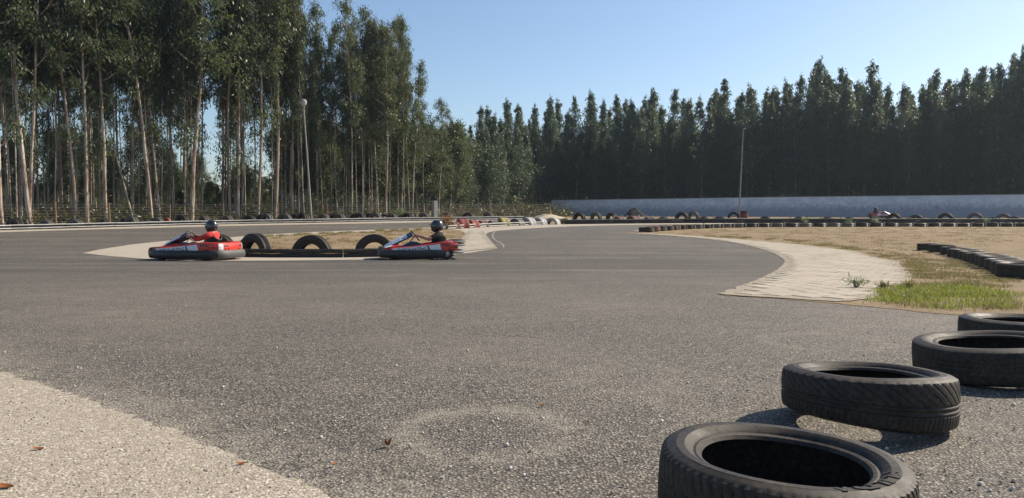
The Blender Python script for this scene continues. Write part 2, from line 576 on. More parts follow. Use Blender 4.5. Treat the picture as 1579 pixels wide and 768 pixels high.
# leaf litter under the eucalyptus wood
sheet_forest = sheet('forest_floor', [(-90, 14), (-46, 14), (-24.6, 36), (-13.5, 48.5), (1, 62), (8, 97), (62, 58), (120, 40), (160, 120), (-120, 125)], M['forest'], .01)
structure(sheet_forest)
# the asphalt of the track: one sheet that fills the space between the barriers
track_poly = [(-60, -6), (60, -6), (60, 58), (45, 62), (8, 67), (2.6, 60.5), (-7.4, 52.2), (-12.2, 47.2), (-22.8, 34.2), (-46, 11)]
structure(sheet('track', track_poly, M['asphalt'], .006))

# apron of pale gravelly concrete at the lower left
ap = [G(-420, 440), G(-200, 505), G(0, 575), G(75, 600), G(150, 626), G(250, 662), G(330, 695), G(420, 735), G(505, 768)]
apl = [(p.x, p.y) for p in ap] + [(-.28, 1.3), (-.05, .7), (-7, .7)]
structure(sheet('gravel_apron', jagged(apl, .035, .011, 3), M['apron'], .011))

# concrete strip in front of the far rail
strip = gp((-60, 361), (0, 358.6), (130, 354.6), (210, 352.6), (360, 348.6), (480, 346.2), (620, 344.0), (760, 340.6), (840, 339.2))
stripb = gp((840, 337.9), (620, 341.2), (480, 343.9), (360, 345.8), (210, 349.6), (130, 352), (0, 355.6), (-60, 358))
structure(sheet('concrete_strip', [(p.x, p.y) for p in strip + stripb], M['concrete'], .012))

# the left infield, a tongue between two runs of the track
lf_near = gp((128, 391), (175, 396), (230, 400.5), (300, 403.2), (450, 402.6), (560, 401.2), (640, 398.5), (715, 391.8), (767, 384))
lf_turn = gp((767, 384), (757, 373), (748.5, 362), (754, 358.2), (770, 355.8), (830, 351.8), (900, 348.6), (990, 346.8), (1060, 346), (1320, 345.8), (1640, 345.8))
lf_far = [PX(1640, 60), PX(1200, 60.5), PX(1060, 60), PX(950, 60)] + gp((850, 341.6), (760, 345.2), (690, 349.8), (620, 353.6), (540, 356), (480, 358.4), (410, 362), (360, 366), (290, 368.5), (200, 378), (150, 386))
lf_poly = [(p.x, p.y) for p in lf_near[:-1]] + [tuple(p) for p in smooth_poly(lf_turn, 2)] + [(p.x, p.y) for p in lf_far]
infield_left = structure(sheet('infield_left', jagged(lf_poly, .3, .012, 5), M['concrete'], .013))
ld = gp((338, 391), (346, 376), (400, 366.5), (480, 361.5), (620, 355.2), (690, 352.4), (712, 356), (718, 364), (700, 381), (640, 392.5), (540, 395.8), (400, 396.5))
left_dirt_poly = jagged([(p.x, p.y) for p in ld], .25, .06, 6)
structure(sheet('dirt_left', left_dirt_poly, M['dirt'], .018))
vd = gp((690, 351.6), (830, 346.6), (990, 344.6), (1060, 344.3), (1640, 344.3)) + [PX(1640, 59), PX(1060, 59), PX(950, 59)] + gp((850, 342), (760, 345.7))
structure(sheet('verge_behind_barrier', [(p.x, p.y) for p in vd], M['dirt'], .017))

# the right infield
rf_edge = gp((962, 359.6), (1060, 365.8), (1130, 374), (1185, 387), (1212, 400), (1207, 411), (1180, 428), (1140, 444), (1108, 454.5))
rf_edge = [tuple(p) for p in smooth_poly(rf_edge, 2)]
rf_front = gp((1122, 457.5), (1200, 462.3), (1290, 469.5), (1390, 479), (1480, 488), (1600, 497), (1800, 512))
rf_far = [PX(2300, 14)] + gp((1900, 349.3), (1579, 349.2), (1130, 350.2), (1060, 352), (1010, 355.4), (985, 357.8))
rf_poly = list(rf_edge) + [(p.x, p.y) for p in rf_front + rf_far]
structure(sheet('infield_right', jagged(rf_poly, .12, .022, 8), M['dirt'], .009))
structure(sheet('far_concrete_strip', [(p.x, p.y) for p in gp((985, 357.6), (1010, 355.2), (1060, 351.8), (1130, 350), (1579, 349), (1579, 348.2), (1130, 348.9), (1060, 350.2), (1010, 353), (975, 357))], M['concrete'], .021))

# ------------------------------------------------------------------ block paving
def paving(name, poly, bed_poly, size, ang, near_n, seed, off, bedoff):
    bed = structure(sheet(name, bed_poly, M['joint_sand'], bedoff))
    rnd = random.Random(seed)
    ca, sa = math.cos(ang), math.sin(ang)
    cells = []
    xs_ = [p[0] for p in poly]; ys_ = [p[1] for p in poly]
    cx, cy = sum(xs_) / len(xs_), sum(ys_) / len(ys_)
    rr = max(max(xs_) - min(xs_), max(ys_) - min(ys_)) * .75
    k = int(rr / size) + 1
    for i in range(-k, k + 1):
        for j in range(-k, k + 1):
            u = (i + (.5 if j % 2 else 0)) * size; v = j * size
            x = cx + u * ca - v * sa; y = cy + u * sa + v * ca
            if y > .5 and all(inside((x + (a_ * ca - b_ * sa) * size * .54, y + (a_ * sa + b_ * ca) * size * .54), bed_poly) for a_, b_ in ((-1, -1), (1, -1), (1, 1), (-1, 1))):
                cells.append((x, y))
    cells.sort(key=lambda c: c[1])
    g = size * .5 - .005
    hgt = .012
    q = MB()
    P = []
    for (dx, dz) in ((g, 0.0), (g, hgt - .004), (g - .006, hgt)):
        P.append([(sx * dx, sy * dx, dz) for sx, sy in ((-1, -1), (1, -1), (1, 1), (-1, 1))])
    b, nu, nv = q.grid(P, close_v=True)
    q.f.append(tuple(b + 8 + k_ for k_ in range(4)))
    pm = q.mesh('paver')
    pm.materials.append(M['paver'])
    rest_v = []; rest_f = []
    base_v = np.array(q.v)
    for n_, (x, y) in enumerate(cells):
        slope = math.atan((gh(y + .3) - gh(y - .3)) / .6)
        z = gh(y) + off + rnd.uniform(-.0012, .0012)
        rot = Matrix.Rotation(slope + rnd.gauss(0, .004), 4, 'X') @ Matrix.Rotation(rnd.gauss(0, .004), 4, 'Y') @ Matrix.Rotation(ang + rnd.gauss(0, .012), 4, 'Z')
        if n_ < near_n:
            o = bpy.data.objects.new('paver', pm)
            col.objects.link(o)
            o.parent = bed
            o.matrix_local = Matrix.Translation((x, y, z)) @ rot
        else:
            Mt = np.array((Matrix.Translation((x, y, z)) @ rot))
            vv = base_v @ Mt[:3, :3].T + Mt[:3, 3]
            bi = len(rest_v)
            rest_v.extend(map(tuple, vv))
            rest_f.extend(tuple(bi + k_ for k_ in f) for f in q.f)
    if rest_v:
        me = bpy.data.meshes.new('paver_field')
        me.from_pydata(rest_v, [], rest_f)
        o = link('paver_field', me, M['paver'], bed)
        o['kind'] = 'stuff'
    return len(cells)
pr = gp((1116, 456.5), (1200, 461.5), (1290, 467.5), (1345, 463), (1395, 444), (1410, 428), (1385, 404), (1320, 388.5), (1230, 377.5), (1120, 368), (1040, 362.5), (985, 360))
pr_bed = list(rf_edge) + [(p.x, p.y) for p in pr]
cR = Vector((sum(p[0] for p in pr_bed) / len(pr_bed), sum(p[1] for p in pr_bed) / len(pr_bed)))
pr_in = [tuple(Vector(p) + (cR - Vector(p)).normalized() * .15) for p in pr_bed]
nR = paving('paved_verge', pr_in, jagged(pr_bed, .08, .014, 11), .24, R(28), 300, 2, .009, .0155)
lp = gp((700, 390.5), (767, 383.6), (757, 373), (748.5, 362), (745, 356), (722, 357), (714, 366), (703, 380))
lpp = [(p.x, p.y) for p in lp]
cL = Vector((sum(p[0] for p in lpp) / len(lpp), sum(p[1] for p in lpp) / len(lpp)))
nL = paving('paved_corner', [tuple(Vector(p) + (cL - Vector(p)).normalized() * .08) for p in lpp], lpp, .26, R(12), 300, 4, .018, .0245)
print('pavers', nR, nL)

# thin painted line at the corner of the paving
wl = [G(*p) for p in ((764, 357.2), (760, 361), (759.5, 366), (763, 370.5), (770, 374), (777, 378), (776, 382))]
wlp = smooth_poly(wl, 2)
L_, R_ = [], []
for i, p in enumerate(wlp):
    t = (wlp[min(i + 1, len(wlp) - 1)] - wlp[max(i - 1, 0)]).normalized()
    nrm = Vector((-t.y, t.x)) * .022
    L_.append(tuple(p + nrm)); R_.append(tuple(p - nrm))
structure(sheet('painted_line', L_ + R_[::-1], M['white_line'], .012))

# ------------------------------------------------------------------ tyres
def tyre_profile(Ro, rim, W, rows):
    """closed horseshoe section, list of (r, z, is_tread)"""
    S = Ro - rim
    out = [(rim, .36), (rim + .006, .41), (rim + .014, .425), (rim + .020, .415), (rim + .16 * S + .010, .455), (rim + .40 * S, .497), (rim + .42 * S, .505), (rim + .62 * S, .508), (rim + .64 * S, .499),
           (rim + .80 * S, .485), (Ro - .014, .462), (Ro - .006, .435)]
    inn = [(Ro - .016, .33), (Ro - .012 - .2 * S, .43), (rim + .4 * S, .455), (rim + .1 * S, .40), (rim + .004, .34)]
    prof = [(r, -z * W, 0) for r, z in out]
    for k in range(rows):
        u = -1 + 2 * k / (rows - 1)
        prof.append((Ro - .004 * abs(u) ** 3, u * .40 * W, 1))
    prof += [(r, z * W, 0) for r, z in out[::-1]]
    prof += [(r, z * W, 0) for r, z in inn[::-1]]
    prof += [(r, -z * W, 0) for r, z in inn]
    return prof
def tyre_mesh(name, Ro, rim, W, nth, rows, lat=0, style=0, dent=0.0, seed=0, depth=.007, grooves=(.28, -.28, 0.0)):
    prof = tyre_profile(Ro, rim, W, rows)
    n = len(prof)
    pr_ = np.array([p[0] for p in prof]); pz = np.array([p[1] for p in prof]); tr = np.array([p[2] for p in prof])
    th = np.arange(nth) * 2 * math.pi / nth
    r = np.repeat(pr_[None], nth, 0); z = np.repeat(pz[None], nth, 0)
    T = np.repeat(th[:, None], n, 1)
    u = z / (W * .40)
    g = np.zeros_like(r)
    for gc in grooves:
        g = np.maximum(g, (np.abs(u - gc) < (1.05 / (rows - 1))).astype(float))
    if lat:
        ph = T * lat / (2 * math.pi)
        if style == 0:                       # slanted shoulder slots
            ph2 = (ph + np.abs(u) * 1.4) % 1.0
            sl = (ph2 < .21) & (np.abs(u) > .36)
            ph3 = (ph * 2 + u * .8) % 1.0
            g = np.maximum(g, sl * .9)
            g = np.maximum(g, ((ph3 < .25) & (np.abs(u) <= .24)) * .5)
        else:                                # long curved slots
            ph2 = (ph + u * 2.2) % 1.0
            sl = (ph2 < .16) & (u > .05)
            ph3 = (ph * 2.0 - u * .6) % 1.0
            g = np.maximum(g, sl * .9)
            g = np.maximum(g, ((ph3 < .22) & (u < -.45)) * .8)
    r = r - g * depth * tr[None]
    if lat:                                  # slots bite the shoulder edge too
        sh = (np.abs(np.abs(z) - .435 * W) < .012 * W) & (r > Ro - .02)
        ph2 = (T * lat / (2 * math.pi) + 1.5) % 1.0
        r = r - sh * (ph2 < .34) * depth * .7
    V = np.stack([r * np.cos(T), r * np.sin(T), z], -1)
    if dent:
        rnd = random.Random(seed)
        a0 = rnd.uniform(0, 6.28)
        V[..., 0] *= 1 + dent * np.cos(2 * (T - a0))
        V[..., 1] *= 1 - dent * np.cos(2 * (T - a0))
        V[..., 2] += dent * .3 * np.cos(3 * T + a0) * (z > 0)
    idx = np.arange(nth * n).reshape(nth, n)
    a = idx; b = np.roll(idx, -1, 0); c = np.roll(b, -1, 1); d = np.roll(a, -1, 1)
    Fc = np.stack([a, b, c, d], -1).reshape(-1, 4)
    me = mesh_np(name, V.reshape(-1, 3), Fc, smooth=True)
    try:
        me.set_sharp_from_angle(angle=R(32))
    except Exception:
        pass
    return me
def text_np(s, size, bold=0.0):
    cu = bpy.data.curves.new('t', 'FONT')
    cu.body = s; cu.size = size; cu.resolution_u = 3; cu.offset = bold
    o = bpy.data.objects.new('t', cu)
    col.objects.link(o)
    dg = bpy.context.evaluated_depsgraph_get()
    me = o.evaluated_get(dg).to_mesh()
    bm = bmesh.new(); bm.from_mesh(me)
    bmesh.ops.triangulate(bm, faces=bm.faces[:])
    bmesh.ops.subdivide_edges(bm, edges=[e for e in bm.edges if e.calc_length() > size * .25], cuts=2)
    bmesh.ops.triangulate(bm, faces=bm.faces[:])
    bm.verts.index_update()
    V = [tuple(v.co) for v in bm.verts]; Fc = [tuple(v.index for v in f.verts) for f in bm.faces]
    bm.free()
    o.evaluated_get(dg).to_mesh_clear()
    bpy.data.objects.remove(o)
    bpy.data.curves.remove(cu)
    return V, Fc

def lay_tyre(name, me, mat, p, W, tilt=(0, 0), rz=0.0, lift=0.0):
    o = link(name, me, mat)
    o.location = (p[0], p[1], p[2] + W / 2 * 1.016 + lift + .006)
    o.rotation_mode = 'XYZ'
    o.rotation_euler = (tilt[0], tilt[1], rz)
    return o

# four loose tyres in the foreground
W1 = .172
me1 = tyre_mesh('tyre_a', .272, .177, W1, 560, 29, 70, 0, .006, 1, .0042)
T1p = (.603, 1.705)
t1 = lay_tyre('tyre', me1, M['rubber'], (T1p[0], T1p[1], gh(T1p[1])), W1, (R(1.5), R(2.0)), R(20), .004)
tag(t1, 'nearest car tyre, lying flat at the bottom edge with raised letters on its sidewall', 'tyre', 'loose tyres on the asphalt')
def letters(txt, th0, r0, size, parent, W, Ro, rim):
    prof = [(r, z) for r, z, _ in tyre_profile(Ro, rim, W, 5) if z > .3 * W and r > rim + .015]
    prof = sorted((r, z) for r, z in prof)
    # outer face only (largest z for each r)
    rr = [p[0] for p in prof]; zz = [p[1] for p in prof]
    rs = np.linspace(rim + .02, Ro - .012, 30)
    S = Ro - rim
    ctl = [(rim, .36), (rim + .014, .425), (rim + .16 * S + .010, .455), (rim + .42 * S, .505), (rim + .62 * S, .508), (rim + .80 * S, .485), (Ro - .014, .462)]
    V, Fc = text_np(txt, size, .0015)
    wtot = max(v[0] for v in V)
    out = []
    n = len(V)
    for zo in (.0011, -.004):
        for (u, v, _) in V:
            th = th0 - (u - wtot / 2) * 1.55 / (r0 + size * .35)
            r = r0 + v
            z = np.interp(r, [c[0] for c in ctl], [c[1] for c in ctl]) * W + zo
            out.append((r * math.cos(th), r * math.sin(th), z))
    me = bpy.data.meshes.new('raised_lettering')
    me.from_pydata(out, [], Fc)
    # side skirts: extrude the rim edges down
    bm = bmesh.new(); bm.from_mesh(me)
    bm.verts.ensure_lookup_table()
    be = [e for e in bm.edges if len(e.link_faces) == 1]
    for e in be:
        i, j = e.verts[0].index, e.verts[1].index
        bm.faces.new((bm.verts[i], bm.verts[j], bm.verts[j + n], bm.verts[i + n]))
    bmesh.ops.recalc_face_normals(bm, faces=bm.faces[:])
    bm.to_mesh(me); bm.free()
    return link('raised_lettering', me, M['rubber_inner'], parent)
letters('FULDA', R(-20 - 57), .202, .050, t1, W1, .272, .177)

me2 = tyre_mesh('tyre_b', .276, .178, .165, 560, 33, 46, 1, .008, 5, .0034, (.0, -.22, -.42))
# this one is squashed: its lower bead is pushed up on the left
_co = np.empty(len(me2.vertices) * 3, np.float32)
me2.vertices.foreach_get('co', _co)
_co = _co.reshape(-1, 3)
_lf = np.clip(-_co[:, 0] / .276, 0, 1) ** 1.3
_co[:, 2] = .083 - (.083 - _co[:, 2]) * (1 - .15 * _lf)
_co[:, 2] += .004 * (_co[:, 0] / .276) * np.clip(_co[:, 2] / .165 + .5, 0, 1)
me2.vertices.foreach_set('co', _co.ravel())
me2.update()
T2p = PX(1341, 2.60)
t2 = lay_tyre('tyre', me2, M['rubber'], (T2p.x, T2p.y, gh(T2p.y)), .165, (R(-3.6), R(2.4)), R(8), .0)
tag(t2, 'squashed car tyre tilted up at its left edge behind the nearest tyre', 'tyre', 'loose tyres on the asphalt')
me3 = tyre_mesh('tyre_c', .306, .200, .150, 420, 21, 70, 0, .008, 9, .0018)
T3p = (2.085, 3.34)
t3 = lay_tyre('tyre', me3, M['rubber'], (*T3p, gh(T3p[1])), .150, (R(1.5), R(3.0)), R(200), .012)
tag(t3, 'third loose tyre from the front, bald tread, cut by the right edge', 'tyre', 'loose tyres on the asphalt')
T4p = (2.745, 4.12)
t4 = lay_tyre('tyre', me3, M['rubber'], (*T4p, gh(T4p[1])), .150, (R(.5), R(.8)), R(80), .008)
tag(t4, 'farthest of the four loose tyres, beside the green grass', 'tyre', 'loose tyres on the asphalt')

# set each loose tyre down so that its lowest point rests on the asphalt
for o in (t1, t2, t3, t4):
    Mr = np.array(o.rotation_euler.to_matrix())
    vv = np.empty(len(o.data.vertices) * 3, np.float32)
    o.data.vertices.foreach_get('co', vv)
    zz = (vv.reshape(-1, 3) @ Mr.T)[:, 2]
    o.location.z = gh(o.location.y) + .003 - float(zz.min())

car_me = tyre_mesh('car_tyre', .31, .19, .19, 44, 9, 0, 0, .0, 0, .008)
truck_me = tyre_mesh('truck_tyre', .50, .285, .27, 64, 13, 0, 0, .0, 0, .012, (.5, .17, -.17, -.5))
def copy_mesh_mat(me, mat):
    c = me.copy()
    c.materials.clear()
    c.materials.append(mat)
    return c
TM = {k: copy_mesh_mat(car_me, M[k]) for k in ('rubber', 'rubber_dusty', 'paint_red', 'paint_brown', 'paint_white', 'paint_yellow')}
TT = {k: copy_mesh_mat(truck_me, M[k]) for k in ('rubber', 'rubber_dusty', 'paint_white')}

# row of flat tyres curving along the right infield
rowA = smooth_poly(gp((1432, 386.5), (1475, 393.5), (1512, 405), (1550, 418), (1584, 434)), 2)
def resample(pts, step):
    pts = [Vector(p[:2]) for p in pts]
    out = [pts[0]]; acc = 0
    for a, b in zip(pts[:-1], pts[1:]):
        L = (b - a).length; d = step - acc
        while d <= L:
            out.append(a.lerp(b, d / L)); d += step
        acc = (acc + L) % step
    return out
rnd = random.Random(21)
rowpts = resample(rowA, .84)
for i, p in enumerate(rowpts):
    s = rnd.uniform(.92, 1.06)
    o = lay_tyre('flat_tyre', TM['rubber'], M['rubber'], (p.x, p.y, gh(p.y)), .19 * s, (R(rnd.uniform(-2, 2)), R(rnd.uniform(-2, 2))), rnd.uniform(0, 6), .004)
    o.scale = (s, s, s * rnd.uniform(.96, 1.08))
    o.location.z = gh(p.y) + .19 * o.scale.z / 2 + .022
    tag(o, f'black flat-lying tyre in the row across the right infield, {ordw(i + 1)} from its far end', 'tyre', 'flat tyres across the right infield')

# far row of flat tyres with stakes between them at the edge of the right infield
rowB = [Vector(p) for p in smooth_poly(gp((996, 358.2), (1015, 356.4), (1060, 353.2), (1130, 350.9), (1250, 350.0), (1579, 349.9), (1640, 349.9)), 2)]
pb = resample(rowB, .76)
rnd = random.Random(33)
for i, p in enumerate(pb):
    s = rnd.uniform(.93, 1.05)
    k = 'paint_brown' if i in (1, 4) else ('rubber_dusty' if rnd.random() < .3 else 'rubber')
    o = lay_tyre('flat_tyre', TM[k], M[k], (p.x, p.y, gh(p.y)), .19 * s, (R(rnd.uniform(-3, 3)), R(rnd.uniform(-3, 3))), rnd.uniform(0, 6), .004)
    o.scale = (s, s, s); o.location.z += .014
    tag(o, f'dusty flat-lying tyre edging the far side of the right infield, {ordw(i + 1)} from the left', 'tyre', 'tyres edging the far side of the right infield')
for i, (a, b) in enumerate(zip(pb[:-1], pb[1:])):
    m = (a + b) / 2
    dd = (b - a).normalized(); nn = Vector((dd.y, -dd.x))
    if nn.y > 0:
        nn = -nn
    m = m + nn * .20
    hgt = .20 + rnd.uniform(-.02, .07)
    q = MB()
    lean = rnd.uniform(-.02, .02)
    q.tube([(0, 0, -.1), (0, 0, hgt * .5), (lean, 0, hgt)], [.036, .034, .03], 7)
    o = q.build('stake', M['paint_brown'] if i in (5,) else M['stake'])
    o.location = (m.x, m.y, gh(m.y))
    tag(o, f'short pale stake wedged between the far flat tyres, {ordw(i + 1)} from the left', 'stake', 'stakes between the far flat tyres')

# ------------------------------------------------------------------ standing half-buried tyres
def stand_tyre(px, y, top_px, key, label, group, yaw=0.0, big=True, D=None, lean=0.0, name='half_buried_tyre'):
    base = PX(px, y)
    src = (TT if big else TM)[key]
    r0 = .50 if big else .31
    o = link(name, src, M[key])
    sc = (D / 2 / r0) if D else 1.0
    o.scale = (sc, sc, sc)
    ztop = CAM_H + (ray(px, top_px).z / ray(px, top_px).y) * y
    o.location = (base.x, y, ztop - r0 * sc)
    o.rotation_mode = 'XYZ'
    o.rotation_euler = (math.pi / 2 + lean, 0, yaw)
    tag(o, label, 'tyre', group)
    return o
# three truck tyres in the left infield and the one behind the red driver
stand_tyre(337, 19.6, 361, 'rubber', 'half-buried black truck tyre right behind the driver in red', 'truck tyres behind the black pipes', R(-14), D=.92)
stand_tyre(393, 19.9, 359.8, 'rubber', 'half-buried truck tyre with sunlit ribbed tread, just behind the red kart', 'truck tyres behind the black pipes', R(-30), D=1.0)
stand_tyre(481, 20.0, 362.2, 'rubber', 'half-buried truck tyre standing midway between the two karts', 'truck tyres behind the black pipes', R(-10), D=1.06)
stand_tyre(577, 20.0, 360.8, 'rubber', 'half-buried truck tyre beside the nose of the kart with the black-shirted driver', 'truck tyres behind the black pipes', R(14), D=1.0)

# far row behind the pale rail
line_px = [-60, 0, 130, 210, 360, 480, 620, 840]
line_py = [357.6, 355.2, 351.6, 349.4, 345.7, 343.6, 341, 337.8]
def rail_y(px):
    return G(px, float(np.interp(px, line_px, line_py))).y
rnd = random.Random(5)
far_t = [(26, 338), (72, 340), (118, 339), (161, 338.8), (203, 335), (242, 336.3), (281, 332), (316, 333.6), (352, 333), (385, 332.6), (411, 330), (439, 330.4), (466, 329.5), (499, 330.6), (524, 330.4), (554, 329.4), (578, 328.6), (604, 330.4), (629, 329.2), (654, 329), (690, 328.4), (722, 328.4), (753, 328.2)]
for i, (px, ty) in enumerate(far_t):
    y = rail_y(px) + .75
    stand_tyre(px, y, ty - 1.2, 'rubber_dusty' if i % 3 else 'rubber', f'grey half-buried tyre behind the long pale rail, {ordw(i + 1)} from the left', 'half-buried tyres behind the pale rail', R(rnd.uniform(-46, -24)), D=rnd.uniform(.98, 1.1), lean=R(rnd.uniform(-6, 6)))
    if i in (0, 4, 10, 12, 14, 15, 16, 17, 18):
        stand_tyre(px - 9 + rnd.uniform(-2, 2), y + .6, ty + .3, 'rubber', f'dark half-buried tyre tucked behind the {ordw(i + 1)} tyre of the pale rail', 'second tyres tucked behind the pale rail row', R(rnd.uniform(-45, -25)), D=.85)
stand_tyre(258, rail_y(258) + .5, 336.2, 'paint_red', 'small red painted tyre behind the pale rail, above the nose of the nearer kart', 'red painted tyres behind the pale rail', R(-20), big=False, D=.5)
stand_tyre(591, rail_y(591) + .5, 333.4, 'paint_red', 'small red painted tyre behind the pale rail, left of the leafy shrub', 'red painted tyres behind the pale rail', R(-20), big=False, D=.5)
# painted tyres behind the curved middle rail
mid_x = [690, 700, 760, 830, 870, 990, 1060, 1320, 1640]
mid_y = [354.2, 353.6, 349.6, 347.4, 346.2, 344.9, 344.3, 344.2, 344.2]
def mid_yy(px):
    return G(px, float(np.interp(px, mid_x, mid_y))).y
mids = [(700, 342.5, 'paint_brown', 'red-brown painted', .62), (713, 337.8, 'paint_red', 'bright red painted', .72), (729, 340.2, 'paint_red', 'dull red painted', .66), (744, 340.5, 'paint_brown', 'brownish red painted', .62), (760, 340.3, 'rubber_dusty', 'grey dusty', .62), (776, 336.2, 'paint_yellow', 'faded yellow painted', .70),
        (797, 337.6, 'rubber_dusty', 'unpainted grey', .70), (814, 335.6, 'paint_white', 'large white painted', .72), (832, 336.2, 'paint_white', 'smaller white painted', .66), (852, 336.2, 'paint_white', 'chalky white painted', .66), (873, 337, 'paint_yellow', 'dull yellow painted', .66), (893, 338.4, 'paint_white', 'low white painted', .7), (913, 339.2, 'rubber_dusty', 'low grey', .7), (934, 339.2, 'rubber_dusty', 'sunken grey', .7), (955, 334.8, 'paint_brown', 'tall brown painted', .72), (977, 333.6, 'paint_brown', 'wide brown painted', .86), (1001, 335.6, 'rubber', 'black', .8)]
for i, (px, ty, k, desc, D) in enumerate(mids):
    mo = stand_tyre(px, mid_yy(px) + .55, ty - .8, k, f'{desc} tyre behind the curved middle barrier, {ordw(i + 1)} from the left', 'painted tyres behind the middle barrier', R(rnd.uniform(-72, -55)) if i < 6 or i > 13 else R(rnd.uniform(-50, -25)), big=False, D=D * 1.38)
    mo.scale.z *= 1.6
# big tyres beyond the black barrier on the right
fars = [(893, 58, 328), (919, 58, 327.2), (943, 58, 327.8), (1051, 58, 326.8), (1069, 60, 325.6), (1378, 52, 328.6), (1412, 52, 331), (1402, 49.5, 335.6), (1458, 52, 328.2), (1503, 51, 328), (1531, 49.5, 335.2), (1547, 52, 329), (1564, 50, 333.4), (1438, 49.8, 335.6), (1023, 50, 334), (1085, 50, 334.2), (1110, 50, 333.4), (1180, 50, 333.8), (1232, 50, 334.2), (1276, 50, 334.4), (1310, 50, 334.6)]
fars.sort()
for i, (px, y, ty) in enumerate(fars):
    stand_tyre(px, y, ty, 'rubber_dusty' if i % 2 else 'rubber', f'dark half-buried tyre beyond the long black barrier, {ordw(i + 1)} from the left', 'half-buried tyres beyond the black barrier', R(rnd.uniform(-52, -34)), D=rnd.uniform(.95, 1.1), lean=R(rnd.uniform(-5, 5)))

# ------------------------------------------------------------------ barriers
def barrier(name, pts, rows, label, cat, group=None, seg=2.4, post_h=0, post_mat=None, wob=.008, seed=1, back=None):
    """rows: (height, radius, material)"""
    rnd = random.Random(seed)
    nodes = resample([Vector(p[:2]) for p in pts], seg)
    root = empty(name, (nodes[0].x, nodes[0].y, gh(nodes[0].y)))
    o0 = root.location
    tag(root, label, cat, group)
    for i, (a, b) in enumerate(zip(nodes[:-1], nodes[1:])):
        for (h, r, m) in rows:
            q = MB()
            line = []
            d = (b - a).normalized()
            for k in range(6):
                t = k / 5
                p = a.lerp(b, t)
                e = .012 if k == 0 else (-.012 if k == 5 else 0)
                p = p + d * e
                line.append((p.x - o0.x, p.y - o0.y, gh(p.y) + h + .02 + rnd.uniform(-wob, wob) - o0.z))
            q.tube(line, r, 10)
            q.build('pipe', m, root, smooth=True)
        if back:
            q = MB()
            d = (b - a); ang = math.atan2(d.y, d.x)
            n_ = Vector((-d.y, d.x)).normalized() * .055
            zz = (gh(a.y) + gh(b.y)) / 2
            P = []
            for (p, sg) in ((a, 1), (b, 1)):
                P.append([(p.x + n_.x * k - o0.x, p.y + n_.y * k - o0.y, gh(p.y) + z_ - o0.z) for (k, z_) in ((1, .0), (1.5, .0), (1.5, back), (1, back))])
            b_, nu, nv = q.grid(P, close_v=True)
            q.f += [tuple(b_ + k for k in range(4)), tuple(b_ + 4 + k for k in range(4))]
            q.build('backing_board', M['belt'], root)
    for i, a in enumerate(nodes):
        if post_h:
            d = (nodes[min(i + 1, len(nodes) - 1)] - nodes[max(0, i - 1)]).normalized()
            n_ = Vector((-d.y, d.x)) * .13
            q = MB()
            q.tube([(a.x + n_.x - o0.x, a.y + n_.y - o0.y, gh(a.y) - .1 - o0.z), (a.x + n_.x - o0.x, a.y + n_.y - o0.y, gh(a.y) + post_h - o0.z)], .03, 6)
            q.build('post', post_mat or M['stake'], root)
    return root
barrier('pale_rail', [G(px, py) for px, py in zip(line_px, line_py)], [(.195, .032, M['pale_rail']), (.05, .032, M['pale_rail'])], 'long low pale two-pipe rail running in front of the wood', 'barrier', 'low track barriers', 2.4, .26, M['stake'], .008, 3, back=.20)
barrier('curved_rail', smooth_poly([G(px, py) for px, py in zip(mid_x[:5], mid_y[:5])], 2), [(.155, .032, M['pale_rail']), (.035, .032, M['pale_rail'])], 'short curved pale rail in front of the red and white painted tyres', 'barrier', 'low track barriers', 1.5, 0, None, .006, 4, back=.165)
barrier('black_barrier', [G(px, py) for px, py in zip(mid_x[4:], mid_y[4:])], [(.06, .075, M['belt']), (.20, .07, M['belt'])], 'long black pipe barrier across the middle distance in front of the white wall', 'barrier', 'low track barriers', 2.6, 0, None, .007, 5)
barrier('black_pipe_barrier', gp((350, 396.5), (420, 397.6), (520, 397.8), (600, 396.6), (650, 395)), [(.035, .052, M['belt']), (.138, .052, M['belt'])], 'low double black pipe barrier lying between the two karts', 'barrier', 'low track barriers', 1.45, 0, None, .010, 6)
# small white stake heads beyond the middle barrier
rnd = random.Random(8)
stk = [(947, 331.6), (958, 332), (967, 332), (985, 331.4), (997, 332), (1005, 332.4), (1100, 334.6), (1115, 335), (1174, 334.4), (1218, 334.6), (1265, 334.6), (1296, 334.4)]
for i, (px, ty) in enumerate(stk):
    y = 53.0
    b = PX(px, y)
    zt = CAM_H + ray(px, ty).z / ray(px, ty).y * y
    q = MB()
    q.tube([(0, 0, -.1), (0, 0, max(.2, zt - b.z) * .9), (0, 0, max(.2, zt - b.z))], [.055, .055, .035], 8)
    o = q.build('stake', M['paint_white'])
    o.location = b
    tag(o, f'small white stake head showing above the black barrier, {ordw(i + 1)} from the left', 'stake', 'white stakes beyond the black barrier')

